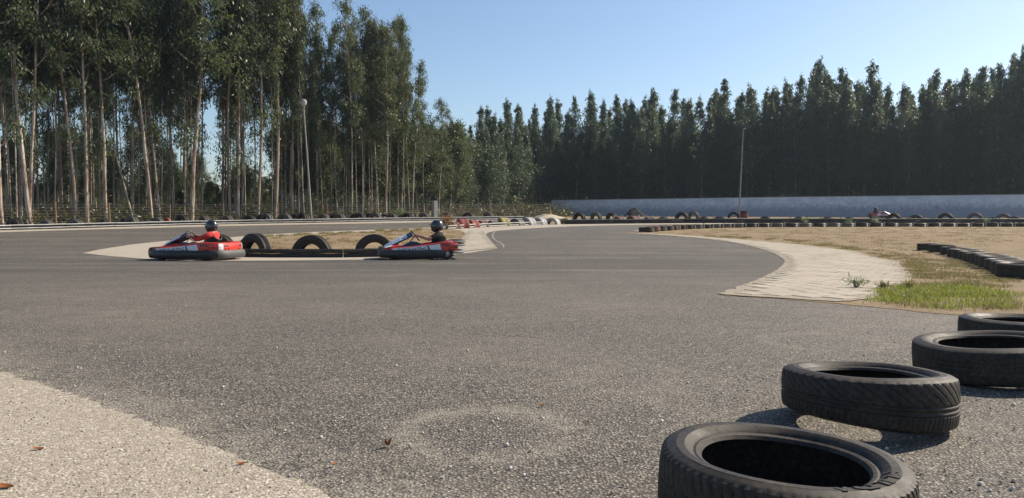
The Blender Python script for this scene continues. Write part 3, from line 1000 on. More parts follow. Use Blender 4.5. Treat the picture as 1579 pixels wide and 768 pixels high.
# ------------------------------------------------------------------ heaps, stack, wall
def heap(name, px, y, w, d, h, mat, label, cat, seed):
    rnd = random.Random(seed)
    b = PX(px, y)
    n, m = 28, 9
    P = []
    for i in range(n):
        a = 2 * math.pi * i / n
        k1 = 1 + .13 * math.sin(3 * a + seed) + rnd.uniform(-.05, .05)
        P.append([(w / 2 * k1 * math.cos(a) * t, d / 2 * k1 * math.sin(a) * t, h * (max(0, math.cos(t * math.pi / 2)) ** 1.2) * (1 + rnd.uniform(-.1, .1)) + (-.06 if t == 1 else 0)) for t in [k / (m - 1) for k in range(m)]])
    q = MB()
    q.grid(P, close_u=True)
    o = q.build(name, mat, smooth=True)
    o.location = b
    tag(o, label, cat)
    return o
heap('sand_heap', 843, 64, 2.9, 2.0, .34, M['sand'], 'flat heap of pale sand left of the white wall', 'heap', 1)
heap('rubble_heap', 977, 78, 2.3, 1.8, .85, M['dark_heap'], 'dark pointed heap of rubble against the white wall', 'heap', 2)
for i, (k, dsc) in enumerate((('paint_red', 'bottom red tyre'), ('paint_red', 'middle red tyre'), ('rubber', 'black tyre on top'))):
    y = 66
    b = PX(1147, y)
    o = link('stacked_tyre', TM[k], M[k])
    o.location = (b.x, b.y, b.z + .11 + .2 * i)
    o.scale = (1.06, 1.06, 1.05)
    tag(o, f'{dsc} of the stack beside the right lamp post', 'tyre', 'tyre stack beside the right lamp post')
stand_tyre(1131, 66, 326.4, 'rubber', 'black half-buried tyre left of the right lamp post at the wall', 'half-buried tyres beyond the black barrier', R(-20), D=1.0)

def wall():
    A = PX(851, 93); B = PX(1650, 68)
    root = empty('boundary_wall', (A.x, A.y, A.z))
    tag(root, 'long low whitewashed boundary wall in shade in front of the right-hand trees', 'wall')
    d = Vector((B.x - A.x, B.y - A.y)); L = d.length; ang = math.atan2(d.y, d.x)
    root.rotation_euler = (0, 0, ang)
    n = 12
    P = []
    hts = np.interp(np.linspace(0, 1, n + 1), [0, .5, 1], [1.86, 1.98, 2.06])
    for i in range(n + 1):
        x = L * i / n
        zb = gh(A.y + d.y * i / n) - A.z - .3
        zt = gh(A.y + d.y * i / n) - A.z + hts[i]
        P.append([(x, -.1, zb), (x, -.1, zt), (x, .1, zt), (x, .1, zb)])
    q = MB()
    b, nu, nv = q.grid(P, close_v=True)
    q.f += [tuple(b + k for k in range(4)), tuple(b + n * 4 + k for k in range(4))]
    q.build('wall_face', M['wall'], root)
    q = MB()
    P = [[(p[1][0], -.13, p[1][2] + .002), (p[1][0], -.13, p[1][2] + .06), (p[1][0], .13, p[1][2] + .06), (p[1][0], .13, p[1][2] + .002)] for p in P]
    b, nu, nv = q.grid(P, close_v=True)
    q.f += [tuple(b + k for k in range(4)), tuple(b + n * 4 + k for k in range(4))]
    q.build('coping', M['post_concrete'], root)
wall()

# ------------------------------------------------------------------ wire fence along the left wood
fence_px = [(-60, 3.2), (87, 3.0), (170, 3.0), (262, 3.0), (345, 3.0), (430, 3.0), (505, 3.0), (580, 3.0), (664, 3.2), (709, 3.4), (756, 3.6), (805, 3.8), (848, 4.0)]
fp = []
for px, o_ in fence_px:
    y = rail_y(px) + o_
    fp.append(PX(px, y))
fence = empty('wire_fence', fp[0])
tag(fence, 'wire mesh fence on thin wooden posts between the pale rail and the wood', 'fence')
o0 = fp[0]
rnd = random.Random(9)
for i, p in enumerate(fp):
    if i == 8:
        continue
    q = MB()
    l1 = rnd.uniform(-.04, .04)
    hh = 1.22 + rnd.uniform(-.06, .12)
    q.tube([(p.x - o0.x, p.y - o0.y, p.z - o0.z - .2), (p.x - o0.x + l1 * .5, p.y - o0.y, p.z - o0.z + hh * .5), (p.x - o0.x + l1, p.y - o0.y, p.z - o0.z + hh)], [.05, .046, .042], 7)
    q.build('post', M['wood'], fence)
for k in range(8):
    q = MB()
    z = .12 + k * .145
    q.tube([(p.x - o0.x, p.y - o0.y - .05, p.z - o0.z + z + rnd.uniform(-.01, .01)) for p in fp], .0045, 4)
    q.build('wire', M['wire'], fence)
q = MB()
for a, b in zip(fp[:-1], fp[1:]):
    L = (b - a).length
    n = int(L / .22)
    for k in range(1, n):
        p = a.lerp(b, k / n) - o0
        q.tube([(p.x, p.y - .05, p.z + .10), (p.x, p.y - .05, p.z + 1.15)], .0032, 3, False)
fm = q.build('mesh_wires', M['wire'], fence)
fm['kind'] = 'stuff'

p = PX(670.5, rail_y(668) + 2.6)
q = MB()
q.box((0, 0, .55), (.34, .34, 1.7), R(38), .96)
o = bevel(q.build('concrete_post', M['post_concrete']), .015)
o.location = p
tag(o, 'stout square concrete post rising behind the helmet of the black-shirted driver', 'post')

# ------------------------------------------------------------------ lamp posts
def lamp(px0, px1, top_py, y, globe, label):
    b = PX(px0, y)
    zt = CAM_H + ray(px1, top_py).z / ray(px1, top_py).y * y
    xt = (px1 - 789.5) / F * y
    root = empty('lamp_post', b)
    tag(root, label, 'lamp post', 'lamp posts at the edge of the track')
    dx, dz = xt - b.x, zt - b.z
    q = MB()
    q.tube([(0, 0, -.2), (dx * .5, 0, dz * .5), (dx, 0, dz)], [.075, .06, .045], 12)
    q.build('pole', M['lamp_steel'], root, smooth=True)
    q = MB()
    q.box((0, -.02, .15), (.26, .26, .04))
    q.build('base_plate', M['lamp_steel'], root)
    if globe:
        q = MB()
        pr_ = [(.06, dz - .02), (.11, dz + .02), (.19, dz + .13), (.215, dz + .26), (.20, dz + .34), (.0, dz + .345)]
        q.lathe(pr_, 20, Matrix.Translation((dx, 0, 0)))
        q.build('globe', M['lamp_globe'], root, smooth=True)
        q = MB()
        q.lathe([(.0, dz + .47), (.10, dz + .45), (.18, dz + .40), (.225, dz + .33), (.20, dz + .325)], 20, Matrix.Translation((dx, 0, 0)))
        q.build('cap', M['lamp_steel'], root, smooth=True)
        q = MB()
        q.lathe([(.075, dz - .10), (.085, dz - .03), (.06, dz)], 14, Matrix.Translation((dx, 0, 0)))
        q.build('collar', M['lamp_steel'], root, smooth=True)
    else:
        q = MB()
        q.tube([(dx, 0, dz - .02), (dx - .06, -.25, dz + .10), (dx - .10, -.6, dz + .16)], [.045, .04, .035], 8)
        q.build('arm', M['lamp_steel'], root, smooth=True)
        q = MB()
        q.box((dx - .12, -.8, dz + .17), (.16, .5, .10), 0, .7)
        q.build('lamp_head', M['lamp_steel'], root)
    return root
lamp(481, 470, 164, 49.5, True, 'leaning lamp post with round globe in front of the tall eucalyptus wood')
lamp(1139, 1144, 203, 70, False, 'tall thin lamp post standing in front of the white wall')

# ------------------------------------------------------------------ trees
def leaf_cloud(centers, L0, W0, droop, rs):
    """diamond leaves at the centers -> verts, faces"""
    n = len(centers)
    d = rs.normal(0, 1, (n, 3)); d /= np.linalg.norm(d, axis=1)[:, None]
    d = d * (1 - droop) + np.array([0, 0, -1.0]) * droop
    d /= np.linalg.norm(d, axis=1)[:, None]
    a = rs.normal(0, 1, (n, 3))
    w = np.cross(d, a); w /= np.linalg.norm(w, axis=1)[:, None] + 1e-9
    L = rs.uniform(L0 * .7, L0 * 1.3, n)[:, None]; Wd = rs.uniform(W0 * .7, W0 * 1.3, n)[:, None]
    nn = np.cross(d, w)
    b = centers; tip = centers + d * L
    mid = centers + d * L * .45 + nn * L * .06
    V = np.stack([b, mid + w * Wd * .5, tip, mid - w * Wd * .5], 1).reshape(-1, 3)
    Fc = np.arange(n * 4).reshape(n, 4)
    return V, Fc
def tree_meshes(kind, seed):
    rs = np.random.RandomState(seed)
    rnd = random.Random(seed)
    q = MB()
    cent = []
    def clump(c, n, sx, sz):
        cent.append(np.array(c) + rs.normal(0, 1, (n, 3)) * np.array([sx, sx, sz]))
    def limb(p0, az, el, ln, r0, nseg=4, curve=.25):
        pts = [Vector(p0)]; e = el
        for k in range(nseg):
            e += rnd.uniform(-.12, .12) + curve / nseg
            az += rnd.uniform(-.25, .25)
            pts.append(pts[-1] + Vector((math.cos(az) * math.cos(e), math.sin(az) * math.cos(e), math.sin(e))) * ln / nseg)
        q.tube(pts, [r0 * (1 - .8 * k / nseg) for k in range(nseg + 1)], 5, False)
        return pts
    if kind == 'tall':
        H = 19.0
        n = 14
        pts = []; x = y = 0.0
        dx, dy = rnd.uniform(-.05, .05), rnd.uniform(-.05, .05)
        for k in range(n + 1):
            pts.append(Vector((x, y, H * k / n - (.3 if k == 0 else 0))))
            dx += rnd.uniform(-.035, .035); dy += rnd.uniform(-.035, .035)
            dx *= .93; dy *= .93
            x += dx * H / n; y += dy * H / n
        q.tube(pts, [.094 * (1 - .86 * (k / n) ** 1.1) + (.03 if k == 0 else 0) for k in range(n + 1)], 9)
        def at(t):
            f = t * n; i = min(n - 1, int(f)); return pts[i].lerp(pts[i + 1], f - i)
        start = rnd.uniform(.32, .50)
        nl = 25
        az = rnd.uniform(0, 6)
        for i in range(nl):
            t = start + (1 - start) * (i + rnd.uniform(0, .8)) / nl
            t = min(t, .985)
            az += 2.4 + rnd.uniform(-.6, .6)
            ln = (1.45 * (1 - ((t - start) / (1 - start)) ** 1.6) + .5) * rnd.uniform(.4, 1.25)
            if i < 5:
                ln *= .75
            lp_ = limb(at(t), az, rnd.uniform(.45, .95), ln, .035 * (1.25 - t) + .012)
            tips = [lp_[-1], lp_[-2]]
            for s in range(2):
                if ln > 1.0:
                    b0 = lp_[-2 - s % 2]
                    sp = limb(b0, az + rnd.uniform(-1.2, 1.2), rnd.uniform(.1, .8), ln * .45, .012, 3)
                    tips.append(sp[-1])
            for tp in tips:
                for c in range(rnd.choice((0, 0, 1, 1, 2))):
                    cc = tp + Vector((rnd.gauss(0, .26), rnd.gauss(0, .26), rnd.gauss(-.1, .25)))
                    clump(cc, rnd.randint(45, 95), rnd.uniform(.18, .32), rnd.uniform(.2, .34))
        for i in range(rnd.randint(3, 7)):
            t = rnd.uniform(.12, start)
            az = rnd.uniform(0, 6.28)
            lp_ = limb(at(t), az, rnd.uniform(.2, .8), rnd.uniform(.5, 1.3), .014, 3)
            if rnd.random() < .7:
                clump(lp_[-1], rnd.randint(40, 80), .26, .3)
        for i in range(3):
            clump(at(.99) + Vector((rnd.gauss(0, .2), rnd.gauss(0, .2), rnd.uniform(-.2, .3))), 70, .22, .35)
        lw = (.27, .075, .55)
    elif kind == 'young':
        H = 14.0
        n = 10
        pts = []; x = y = 0.0; dx = rnd.uniform(-.02, .02); dy = rnd.uniform(-.02, .02)
        for k in range(n + 1):
            pts.append(Vector((x, y, H * k / n - (.3 if k == 0 else 0))))
            dx += rnd.uniform(-.02, .02); dy += rnd.uniform(-.02, .02)
            x += dx * H / n; y += dy * H / n
        q.tube(pts, [.10 * (1 - .88 * k / n) for k in range(n + 1)], 7)
        def at(t):
            f = t * n; i = min(n - 1, int(f)); return pts[i].lerp(pts[i + 1], f - i)
        start = rnd.uniform(.06, .16)
        nl = 54
        az = rnd.uniform(0, 6)
        for i in range(nl):
            t = min(.985, start + (1 - start) * (i + rnd.uniform(-.3, .9)) / nl)
            u = (t - start) / (1 - start)
            az += 2.4 + rnd.uniform(-.5, .5)
            ln = (.10 + 2.25 * (1 - u) ** 1.05 * min(1, .5 + u * 2.6)) * rnd.uniform(.5, 1.35)
            lp_ = limb(at(max(.05, t)), az, rnd.uniform(.35, .8), ln, .022 * (1.2 - t) + .006, 3, .3)
            dens = .35 if u < .14 else (1.0 if u < .7 else .62)
            for tp, w in ((lp_[-1], 1.0), (lp_[-2], .9), (lp_[1], .6)):
                nn = int(rnd.randint(55, 95) * dens * w * (1.15 - .45 * u))
                if nn > 3:
                    cc = tp + Vector((rnd.gauss(0, .12), rnd.gauss(0, .12), rnd.gauss(-.1, .15)))
                    s = .075 + .30 * (1 - u)
                    clump(cc, nn, s, s * 1.25)
        for i in range(7):
            clump(at(.985) + Vector((rnd.gauss(0, .05), rnd.gauss(0, .05), rnd.uniform(-.5, .55))), 13, .05, .16)
        lw = (.25, .07, .6)
    else:                                   # rounder, lower trees of the wood's edge
        H = 10.0
        n = 8
        pts = []; x = y = 0.0; dx = rnd.uniform(-.05, .05); dy = rnd.uniform(-.05, .05)
        for k in range(n + 1):
            pts.append(Vector((x, y, H * .9 * k / n - (.3 if k == 0 else 0))))
            dx += rnd.uniform(-.05, .05); dy += rnd.uniform(-.05, .05)
            x += dx * H / n; y += dy * H / n
        q.tube(pts, [.10 * (1 - .85 * k / n) for k in range(n + 1)], 7)
        def at(t):
            f = t * n; i = min(n - 1, int(f)); return pts[i].lerp(pts[i + 1], f - i)
        az = 0
        for i in range(34):
            t = min(.98, .30 + .70 * (i + rnd.uniform(0, .9)) / 34)
            u = (t - .30) / .70
            az += 2.4 + rnd.uniform(-.6, .6)
            ln = (.6 + 1.5 * math.sin(min(1, u * .9 + .15) * math.pi)) * rnd.uniform(.6, 1.2)
            lp_ = limb(at(t), az, rnd.uniform(.2, .8), ln, .025, 3)
            for tp in (lp_[-1], lp_[-2], lp_[-1]):
                cc = tp + Vector((rnd.gauss(0, .25), rnd.gauss(0, .25), rnd.gauss(0, .25)))
                clump(cc, rnd.randint(60, 105), .28, .32)
        lw = (.26, .075, .5)
    C = np.concatenate(cent)
    V, Fc = leaf_cloud(C, lw[0], lw[1], lw[2], rs)
    crown = mesh_np('crown', V, Fc)
    crown.materials.append(M[{'tall': 'leaf_tall', 'young': 'leaf_young', 'round': 'leaf_tall'}[kind]])
    trunk = q.mesh('trunk', True)
    trunk.materials.append(M['bark'])
    top = max(float(C[:, 2].max()), pts[-1].z)
    return trunk, crown, top, pts
TREES = {}
for kind, nvar, s0 in (('tall', 8, 100), ('young', 7, 200), ('round', 4, 300)):
    TREES[kind] = [tree_meshes(kind, s0 + i) for i in range(nvar)]
print('leaf faces', {k: [len(t[1].polygons) for t in v] for k, v in TREES.items()})
def tree(name, kind, var, loc, height, rz, label, group, lean=(0, 0), fat=1.0, thick=1.0):
    tr, cr, top, pts = TREES[kind][var % len(TREES[kind])]
    root = empty(name, loc, rz)
    s = height / top
    root.scale = (s * fat, s * fat, s)
    root.rotation_euler = (lean[1], lean[0], rz)
    tag(root, label, 'tree', group)
    a = bpy.data.objects.new('trunk', tr); col.objects.link(a); a.parent = root
    b = bpy.data.objects.new('crown', cr); col.objects.link(b); b.parent = root
    return root
rnd = random.Random(77)
# front row of the tall wood: (column of the foot, column at the top of the photograph, depth behind the rail, thickness)
front = [(2, 0, 4.5, 1.2), (33, 26, 7.0, .9), (44, 38, 4.6, 1.0), (48, 69, 4.2, 1.15), (74, 70, 8.0, .8), (97, 100, 8.5, .8), (120, 103, 4.6, 1.15), (135, 133, 4.4, 1.0), (164, 162, 4.3, 1.25), (186, 190, 9.0, .8), (205, 207, 6.5, .9), (234, 258, 4.6, 1.1), (248, 262, 5.6, .95), (269, 270, 8.0, .8), (294, 304, 4.4, 1.45),
         (312, 314, 8.0, .8), (344, 350, 7.5, .85), (356, 355, 4.8, 1.0), (367, 386, 4.6, 1.1), (373, 380, 6.0, .9), (397, 398, 4.4, 1.15), (424, 433, 4.4, 1.1), (440, 447, 8.0, .8), (451, 450, 6.0, 1.0), (490, 482, 6.5, .8), (521, 530, 6.0, .85), (533, 521, 7.5, .75), (542, 541, 5.0, .9), (560, 557, 6.5, .85), (573, 570, 6.5, .85), (584, 590, 5.5, .9), (595, 588, 4.6, 1.2)]
front.sort()
for i, (x0, x1, off, th) in enumerate(front):
    y = rail_y(x0) + off
    b = PX(x0, y)
    Ht = rnd.uniform(17.5, 21.5)
    if x0 > 480:
        Ht = (345 - rnd.uniform(-5, 40)) / F * y
    leanx = (x1 - x0) / F * y / 15.0
    tree('eucalyptus_tree', 'tall', i, b, Ht, rnd.uniform(0, 6.28), f'tall eucalyptus close behind the wire fence, {ordw(i + 1)} stout trunk from the left', 'front row of the tall eucalyptus wood', (leanx, 0), th * rnd.uniform(.95, 1.1))
y = rail_y(636) + 5.5
tree('eucalyptus_tree', 'tall', 3, PX(636, y), (337 - 92) / F * y + .3, 1.3, 'solitary slender eucalyptus with a small high crown at the right end of the tall wood', 'front row of the tall eucalyptus wood', (.03, 0), .85)
for px, ty, var, fat, lb in ((614, 12, 1, .95, 'tall eucalyptus with a broad crown, next left of the solitary slender one'), (655, 118, 5, 1.0, 'shorter eucalyptus close behind the right side of the solitary slender one'), (676, 150, 6, 1.0, 'last and lowest of the tall eucalyptuses before the bushy edge')):
    y = rail_y(px) + 7.5
    tree('eucalyptus_tree', 'tall', var, PX(px, y), (337 - ty) / F * y, px * .1, lb, 'front row of the tall eucalyptus wood', (0, 0), fat)
# deeper rows of the tall wood
k = 0
for r_ in range(6):
    n_ = (66, 26, 15, 9, 5, 0)[r_]
    for j in range(n_):
        px = -50 + (690 - 16 * r_) * (j + rnd.uniform(0, 1)) / n_
        if any(a < px < b for a, b in ((56, 82), (182, 212), (316, 346), (404, 424), (498, 556))) and (r_ > 0 or 316 < px < 346):
            continue
        y = rail_y(max(px, 0)) + (4.6 + rnd.uniform(0, 4) if r_ == 0 else 9 + r_ * 4.0 + rnd.uniform(0, 5))
        Ht = rnd.uniform(14.5, 20.5)
        if px > 470:
            Ht = min(Ht, (340 - rnd.uniform(20, 90)) / F * y)
        tree('eucalyptus_tree', 'tall', k * 3 + r_, PX(px, y), Ht, rnd.uniform(0, 6.28), *(('thin pole-like eucalyptus crowded between the stout trunks behind the wire fence', 'thin eucalyptus poles behind the wire fence') if r_ == 0 else ('tall eucalyptus among the crowded trunks deep inside the left wood', 'tall eucalyptuses deep in the left wood')), (rnd.gauss(0, .014), rnd.gauss(0, .012)), rnd.uniform(.45, .72) if r_ == 0 else rnd.uniform(.6, .95))
        k += 1
# thin saplings and lower trees between them
k = 0
for j in range(30):
    px = 445 + 270 * (j + rnd.uniform(0, 1)) / 30
    y = rail_y(px) + rnd.uniform(11, 22)
    ty = rnd.uniform(165, 215) + (12 if px > 660 else 0)
    tree('bushy_eucalyptus_tree', 'round', k, PX(px, y), (335 - ty) / F * y, rnd.uniform(0, 6.28), 'dark bushy lower eucalyptus under the thin crowns right of the lamp globe', 'bushy lower eucalyptuses right of the lamp globe', (0, 0), rnd.uniform(.9, 1.2))
    k += 1
for j in range(56):
    px = -40 + 500 * (j + rnd.uniform(0, 1)) / 56
    y = rail_y(max(px, 0)) + rnd.uniform(15, 42)
    ty = rnd.uniform(175, 285) if not any(a < px < b for a, b in ((52, 86), (178, 216), (306, 356), (398, 430))) else rnd.uniform(268, 292)
    tree('bushy_eucalyptus_tree', 'round', k, PX(px, y), (335 - ty) / F * y, rnd.uniform(0, 6.28), 'low bushy eucalyptus growing between the tall trunks left of the lamp globe', 'low bushy eucalyptuses between the tall trunks', (0, 0), rnd.uniform(.7, 1.0))
    k += 1
# the younger plantation behind the fence's end and the wall: front row follows the photograph's skyline
sky_x = [690, 735, 760, 850, 900, 950, 1000, 1060, 1108, 1160, 1215, 1255, 1325, 1390, 1440, 1490, 1515, 1560, 1640, 1800]
sky_y = [178, 160, 152, 150, 138, 150, 134, 145, 124, 128, 112, 90, 92, 128, 106, 104, 104, 68, 80, 60]
def line_y(px):
    return float(np.interp(px, [680, 760, 850, 1650, 1900], [68, 80, 96, 71, 62]))
peaks = [(693, 180), (712, 188), (737, 160), (757, 172), (777, 150), (802, 156), (826, 158), (853, 146), (884, 148), (913, 136), (934, 150), (953, 146), (980, 150), (998, 133), (1033, 138), (1060, 150), (1084, 152), (1108, 122), (1126, 140), (1160, 128), (1180, 152), (1219, 112), (1234, 140), (1257, 88), (1278, 118), (1303, 126), (1328, 92), (1348, 128), (1392, 126), (1412, 140), (1440, 106), (1462, 142), (1484, 102), (1512, 104), (1532, 124), (1558, 66), (1582, 92), (1612, 84), (1650, 90)]
for i, (px, ty) in enumerate(peaks):
    y = line_y(px) + 3 + rnd.uniform(-.6, 1.6)
    tree('young_eucalyptus_tree', 'young', i * 2 + (i // 5), PX(px, y), (CAM_H - gh(y)) + (337 - ty) / F * y, rnd.uniform(0, 6.28), f'pointed dark young eucalyptus forming the skyline at right, {ordw(i + 1)} peak from the left', 'skyline row of the young eucalyptus plantation', (rnd.gauss(0, .02), 0), rnd.uniform(1.1, 1.45))
k = 0
for r_ in range(4):
    n_ = (44, 48, 44, 30)[r_]
    for j in range(n_):
        px = 668 + 1000 * (j + rnd.uniform(0, 1)) / n_
        y = line_y(px) + (1.2, 6.5, 10.5, 15.5)[r_] + rnd.uniform(-.6, 2.0)
        ty = float(np.interp(px, sky_x, sky_y)) + rnd.uniform(4, 42) + (30 if r_ == 0 else 0)
        tree('young_eucalyptus_tree', 'young', k * 2 + r_, PX(px, y), (CAM_H - gh(y)) + (337 - ty) / F * y, rnd.uniform(0, 6.28), 'young eucalyptus packed inside the dense dark plantation at right', 'young eucalyptuses packed inside the plantation', (rnd.gauss(0, .02), 0), rnd.uniform(1.1, 1.5))
        k += 1
# one dead trunk leaning across the left wood
q = MB()
A = PX(208, rail_y(208) + 4.8); Bz = CAM_H + (337 - 190) / F * 45
q.tube([(0, 0, -.1), (-.7, .3, 2.2), (-1.30, .5, 4.2), (-1.75, .7, 5.9)], [.055, .048, .04, .025], 6)
dt = q.build('leaning_dead_tree', M['bark'])
dt.location = A
tag(dt, 'bare dead trunk leaning left across the wood behind the wire fence', 'dead tree')

# undergrowth of the wood: nobody could count it
rs = np.random.RandomState(5)
cs = []
rr = random.Random(6)
for j in range(1500):
    px = rr.uniform(-60, 880)
    y = rail_y(max(0, min(px, 840))) + 4 + 34 * rr.random() ** 1.5
    if px > 800:
        y += 8
    b = PX(px, y)
    hgt = rr.uniform(.25, 1.0) * (1 if rr.random() < .85 else 2.2)
    cs.append(np.array([b.x, b.y, b.z + hgt * .5]) + rs.normal(0, 1, (int(24 * hgt + 8), 3)) * np.array([.4, .4, hgt * .28]))
C = np.concatenate(cs)
V, Fc = leaf_cloud(C, .30, .07, .1, rs)
o = link('undergrowth', mesh_np('undergrowth', V, Fc), M['leaf_under'])
o['kind'] = 'stuff'
tag(o, 'brown and green undergrowth covering the floor of the wood', 'undergrowth')

# the wood goes on beyond what one can tell apart
rs = np.random.RandomState(15)
cs = []
rr = random.Random(16)
for j in range(3600):
    x = rr.uniform(-110, 95)
    y = rr.uniform(100, 128) if x < 0 else rr.uniform(112, 128)
    top = (5.2 if x < -28 else 6.0) if x < -8 else 9.5
    zc = 1.2 + top * rr.random() ** 1.3 * (.75 + .25 * math.sin(x * .9) * math.cos(x * .37))
    cs.append(np.array([x, y, zc]) + rs.normal(0, 1, (22, 3)) * np.array([.8, .7, .6]))
C = np.concatenate(cs)
V, Fc = leaf_cloud(C, .85, .36, .3, rs)
o = link('background_wood', mesh_np('background_wood', V, Fc), M['leaf_tall'])
o['kind'] = 'stuff'
tag(o, 'dense dark depth of the wood beyond the separate trees', 'wood')

# leafy shrub and brown tuft
def shrub(name, p, w, h, n, mat, label, cat, seed, droop=0.0, lw=(.12, .045), stems=6):
    rs = np.random.RandomState(seed)
    root = empty(name, p)
    tag(root, label, cat)
    q = MB()
    rr = random.Random(seed)
    cs = []
    for k in range(stems):
        a = 6.28 * k / stems + rr.uniform(-.4, .4)
        e = Vector((math.cos(a) * w * .35 * rr.uniform(.4, 1), math.sin(a) * w * .35, h * rr.uniform(.55, .95)))
        q.tube([(0, 0, -.05), e * .5 + Vector((0, 0, .05)), e], [.014, .01, .005], 5)
        cs.append(np.array(e) + rs.normal(0, 1, (n // stems, 3)) * np.array([w * .17, w * .17, h * .17]))
    C = np.concatenate(cs)
    C[:, 2] = np.maximum(C[:, 2], .03)
    q.build('stems', M['bark'], root)
    V, Fc = leaf_cloud(C, lw[0], lw[1], droop, rs)
    me = mesh_np('foliage', V, Fc)
    me.materials.append(mat)
    link('foliage', me, mat, root)
p = PX(618, rail_y(618) + 1.7)
shrub('leafy_shrub', p, 1.0, .75, 700, M['shrub_leaf'], 'pale green leafy shrub behind the rail left of the concrete post', 'shrub', 3)
p = PX(689, mid_yy(692) + .1)
shrub('brown_tuft', p, .55, .55, 420, M['brown_tuft'], 'orange-brown dry tuft at the left end of the curved rail', 'plant', 4, -.3, (.22, .02))
p = PX(815, 62.5)
shrub('brown_bush', p, 1.6, 1.0, 500, M['leaf_under'], 'brownish bush left of the pale sand heap', 'shrub', 5, 0, (.18, .05))
for i, (px, py) in enumerate(((1243, 349.6), (1310, 349.4), (1350, 349.4), (1520, 349.6))):
    p = G(px, py + .4)
    shrub('weed', p, .35, .42, 90, M['shrub_leaf'], f'small green weed by the far flat tyres, {ordw(i + 1)} of four from the left', 'weed', 30 + i, -.4, (.14, .025), 4)

# ------------------------------------------------------------------ grass
def grass(name, poly, n, h0, h1, mat, label, seed, wid=.006, clump=None, fade=None):
    rs = np.random.RandomState(seed)
    rr = random.Random(seed)
    xs_ = [p[0] for p in poly]; ys_ = [p[1] for p in poly]
    pts = []
    cl = [(rr.uniform(min(xs_), max(xs_)), rr.uniform(min(ys_), max(ys_))) for _ in range(clump)] if clump else None
    tries = 0
    while len(pts) < n and tries < n * 60:
        tries += 1
        if cl:
            c = rr.choice(cl)
            x, y = rr.gauss(c[0], .10), rr.gauss(c[1], .13)
        else:
            x, y = rr.uniform(min(xs_), max(xs_)), rr.uniform(min(ys_), max(ys_))
        if inside((x, y), poly) or (cl and inside(c, poly)):
            pts.append((x, y, gh(y) + .01))
    P = np.array(pts)
    n = len(P)
    az = rs.uniform(0, 6.28, n); lean = rs.uniform(.1, .75, n); h = rs.uniform(h0, h1, n)
    d = np.stack([np.cos(az) * lean, np.sin(az) * lean, np.ones(n)], 1) * h[:, None]
    az2 = rs.uniform(0, 3.14, n)
    w = np.stack([np.cos(az2), np.sin(az2), np.zeros(n)], 1) * wid * rs.uniform(.6, 1.4, n)[:, None]
    mid = P + d * .55 + np.array([0, 0, 1]) * h[:, None] * .05
    tip = P + d * np.array([1.25, 1.25, .92])
    V = np.stack([P - w * .5, P + w * .5, mid + w * .42, mid - w * .42, tip], 1).reshape(-1, 3)
    b = np.arange(n) * 5
    f1 = np.stack([b, b + 1, b + 2, b + 3], 1)
    me = bpy.data.meshes.new(name)
    faces = [tuple(x) for x in f1] + [(i + 3, i + 2, i + 4) for i in b]
    me.from_pydata([tuple(v) for v in V], [], faces)
    o = link(name, me, mat)
    o['kind'] = 'stuff'
    tag(o, label, 'grass')
    return o
ggreen = [(p.x, p.y) for p in gp((1352, 452), (1400, 441), (1450, 444), (1515, 446), (1555, 458), (1560, 468), (1530, 474), (1470, 478), (1400, 472), (1365, 464))]
grass('green_grass', ggreen, 5600, .015, .062, M['grass_green'], 'bright green grass patch beside the loose tyres', 1, .006, 70)
gedge = [(p.x, p.y) for p in gp((1340, 462), (1400, 436), (1412, 424), (1390, 404), (1420, 398), (1480, 404), (1540, 425), (1572, 455), (1579, 474), (1520, 480), (1440, 482))]
grass('half_dry_grass', gedge, 14000, .01, .05, M['grass_mixed'], 'half dry short grass between the paving and the row of flat tyres', 2, .006, 500)
gfar = [(p.x, p.y) for p in gp((1010, 359.5), (1120, 366), (1230, 375), (1320, 386), (1395, 402), (1450, 392), (1579, 372), (1579, 352), (1130, 353), (1060, 356))]
grass('dry_grass', gfar, 14000, .012, .05, M['grass_dry'], 'dry straw-coloured grass scattered over the right infield', 3, .010, 900)
gverge = [(p.x, p.y) for p in gp((1060, 364.5), (1130, 368.5), (1240, 377), (1330, 388), (1392, 403), (1420, 416), (1440, 408), (1400, 394), (1330, 383), (1240, 372), (1130, 364.5))]
grass('verge_grass', gverge, 6000, .015, .06, M['grass_mixed'], 'olive grass fringe along the outer edge of the paving', 4, .010, 150)
gleft = left_dirt_poly
grass('straw_grass', gleft, 9000, .02, .09, M['grass_dry'], 'dry straw grass around the truck tyres of the left infield', 5, .012, 260)
gl2 = [(p.x, p.y) for p in gp((400, 366), (480, 361), (620, 355), (690, 352.4), (690, 355), (600, 359), (480, 365), (420, 369))]
grass('olive_grass', gl2, 5000, .03, .11, M['grass_mixed'], 'olive grass along the far edge of the left infield', 6, .012, 120)
for i, (px, py) in enumerate(((1321, 446), (1362, 447), (1402, 446))):
    p = G(px, py)
    shrub('grass_tuft', p, (.2, .13, .12)[i], (.10, .05, .05)[i], 110, M['grass_mixed'] if i else M['shrub_leaf'], ('small green tuft standing alone on the paving', 'second tuft at the edge of the paving', 'third tuft, nearest the bright grass patch')[i], 'grass tuft', 60 + i, -.6, (.07, .008), 5)

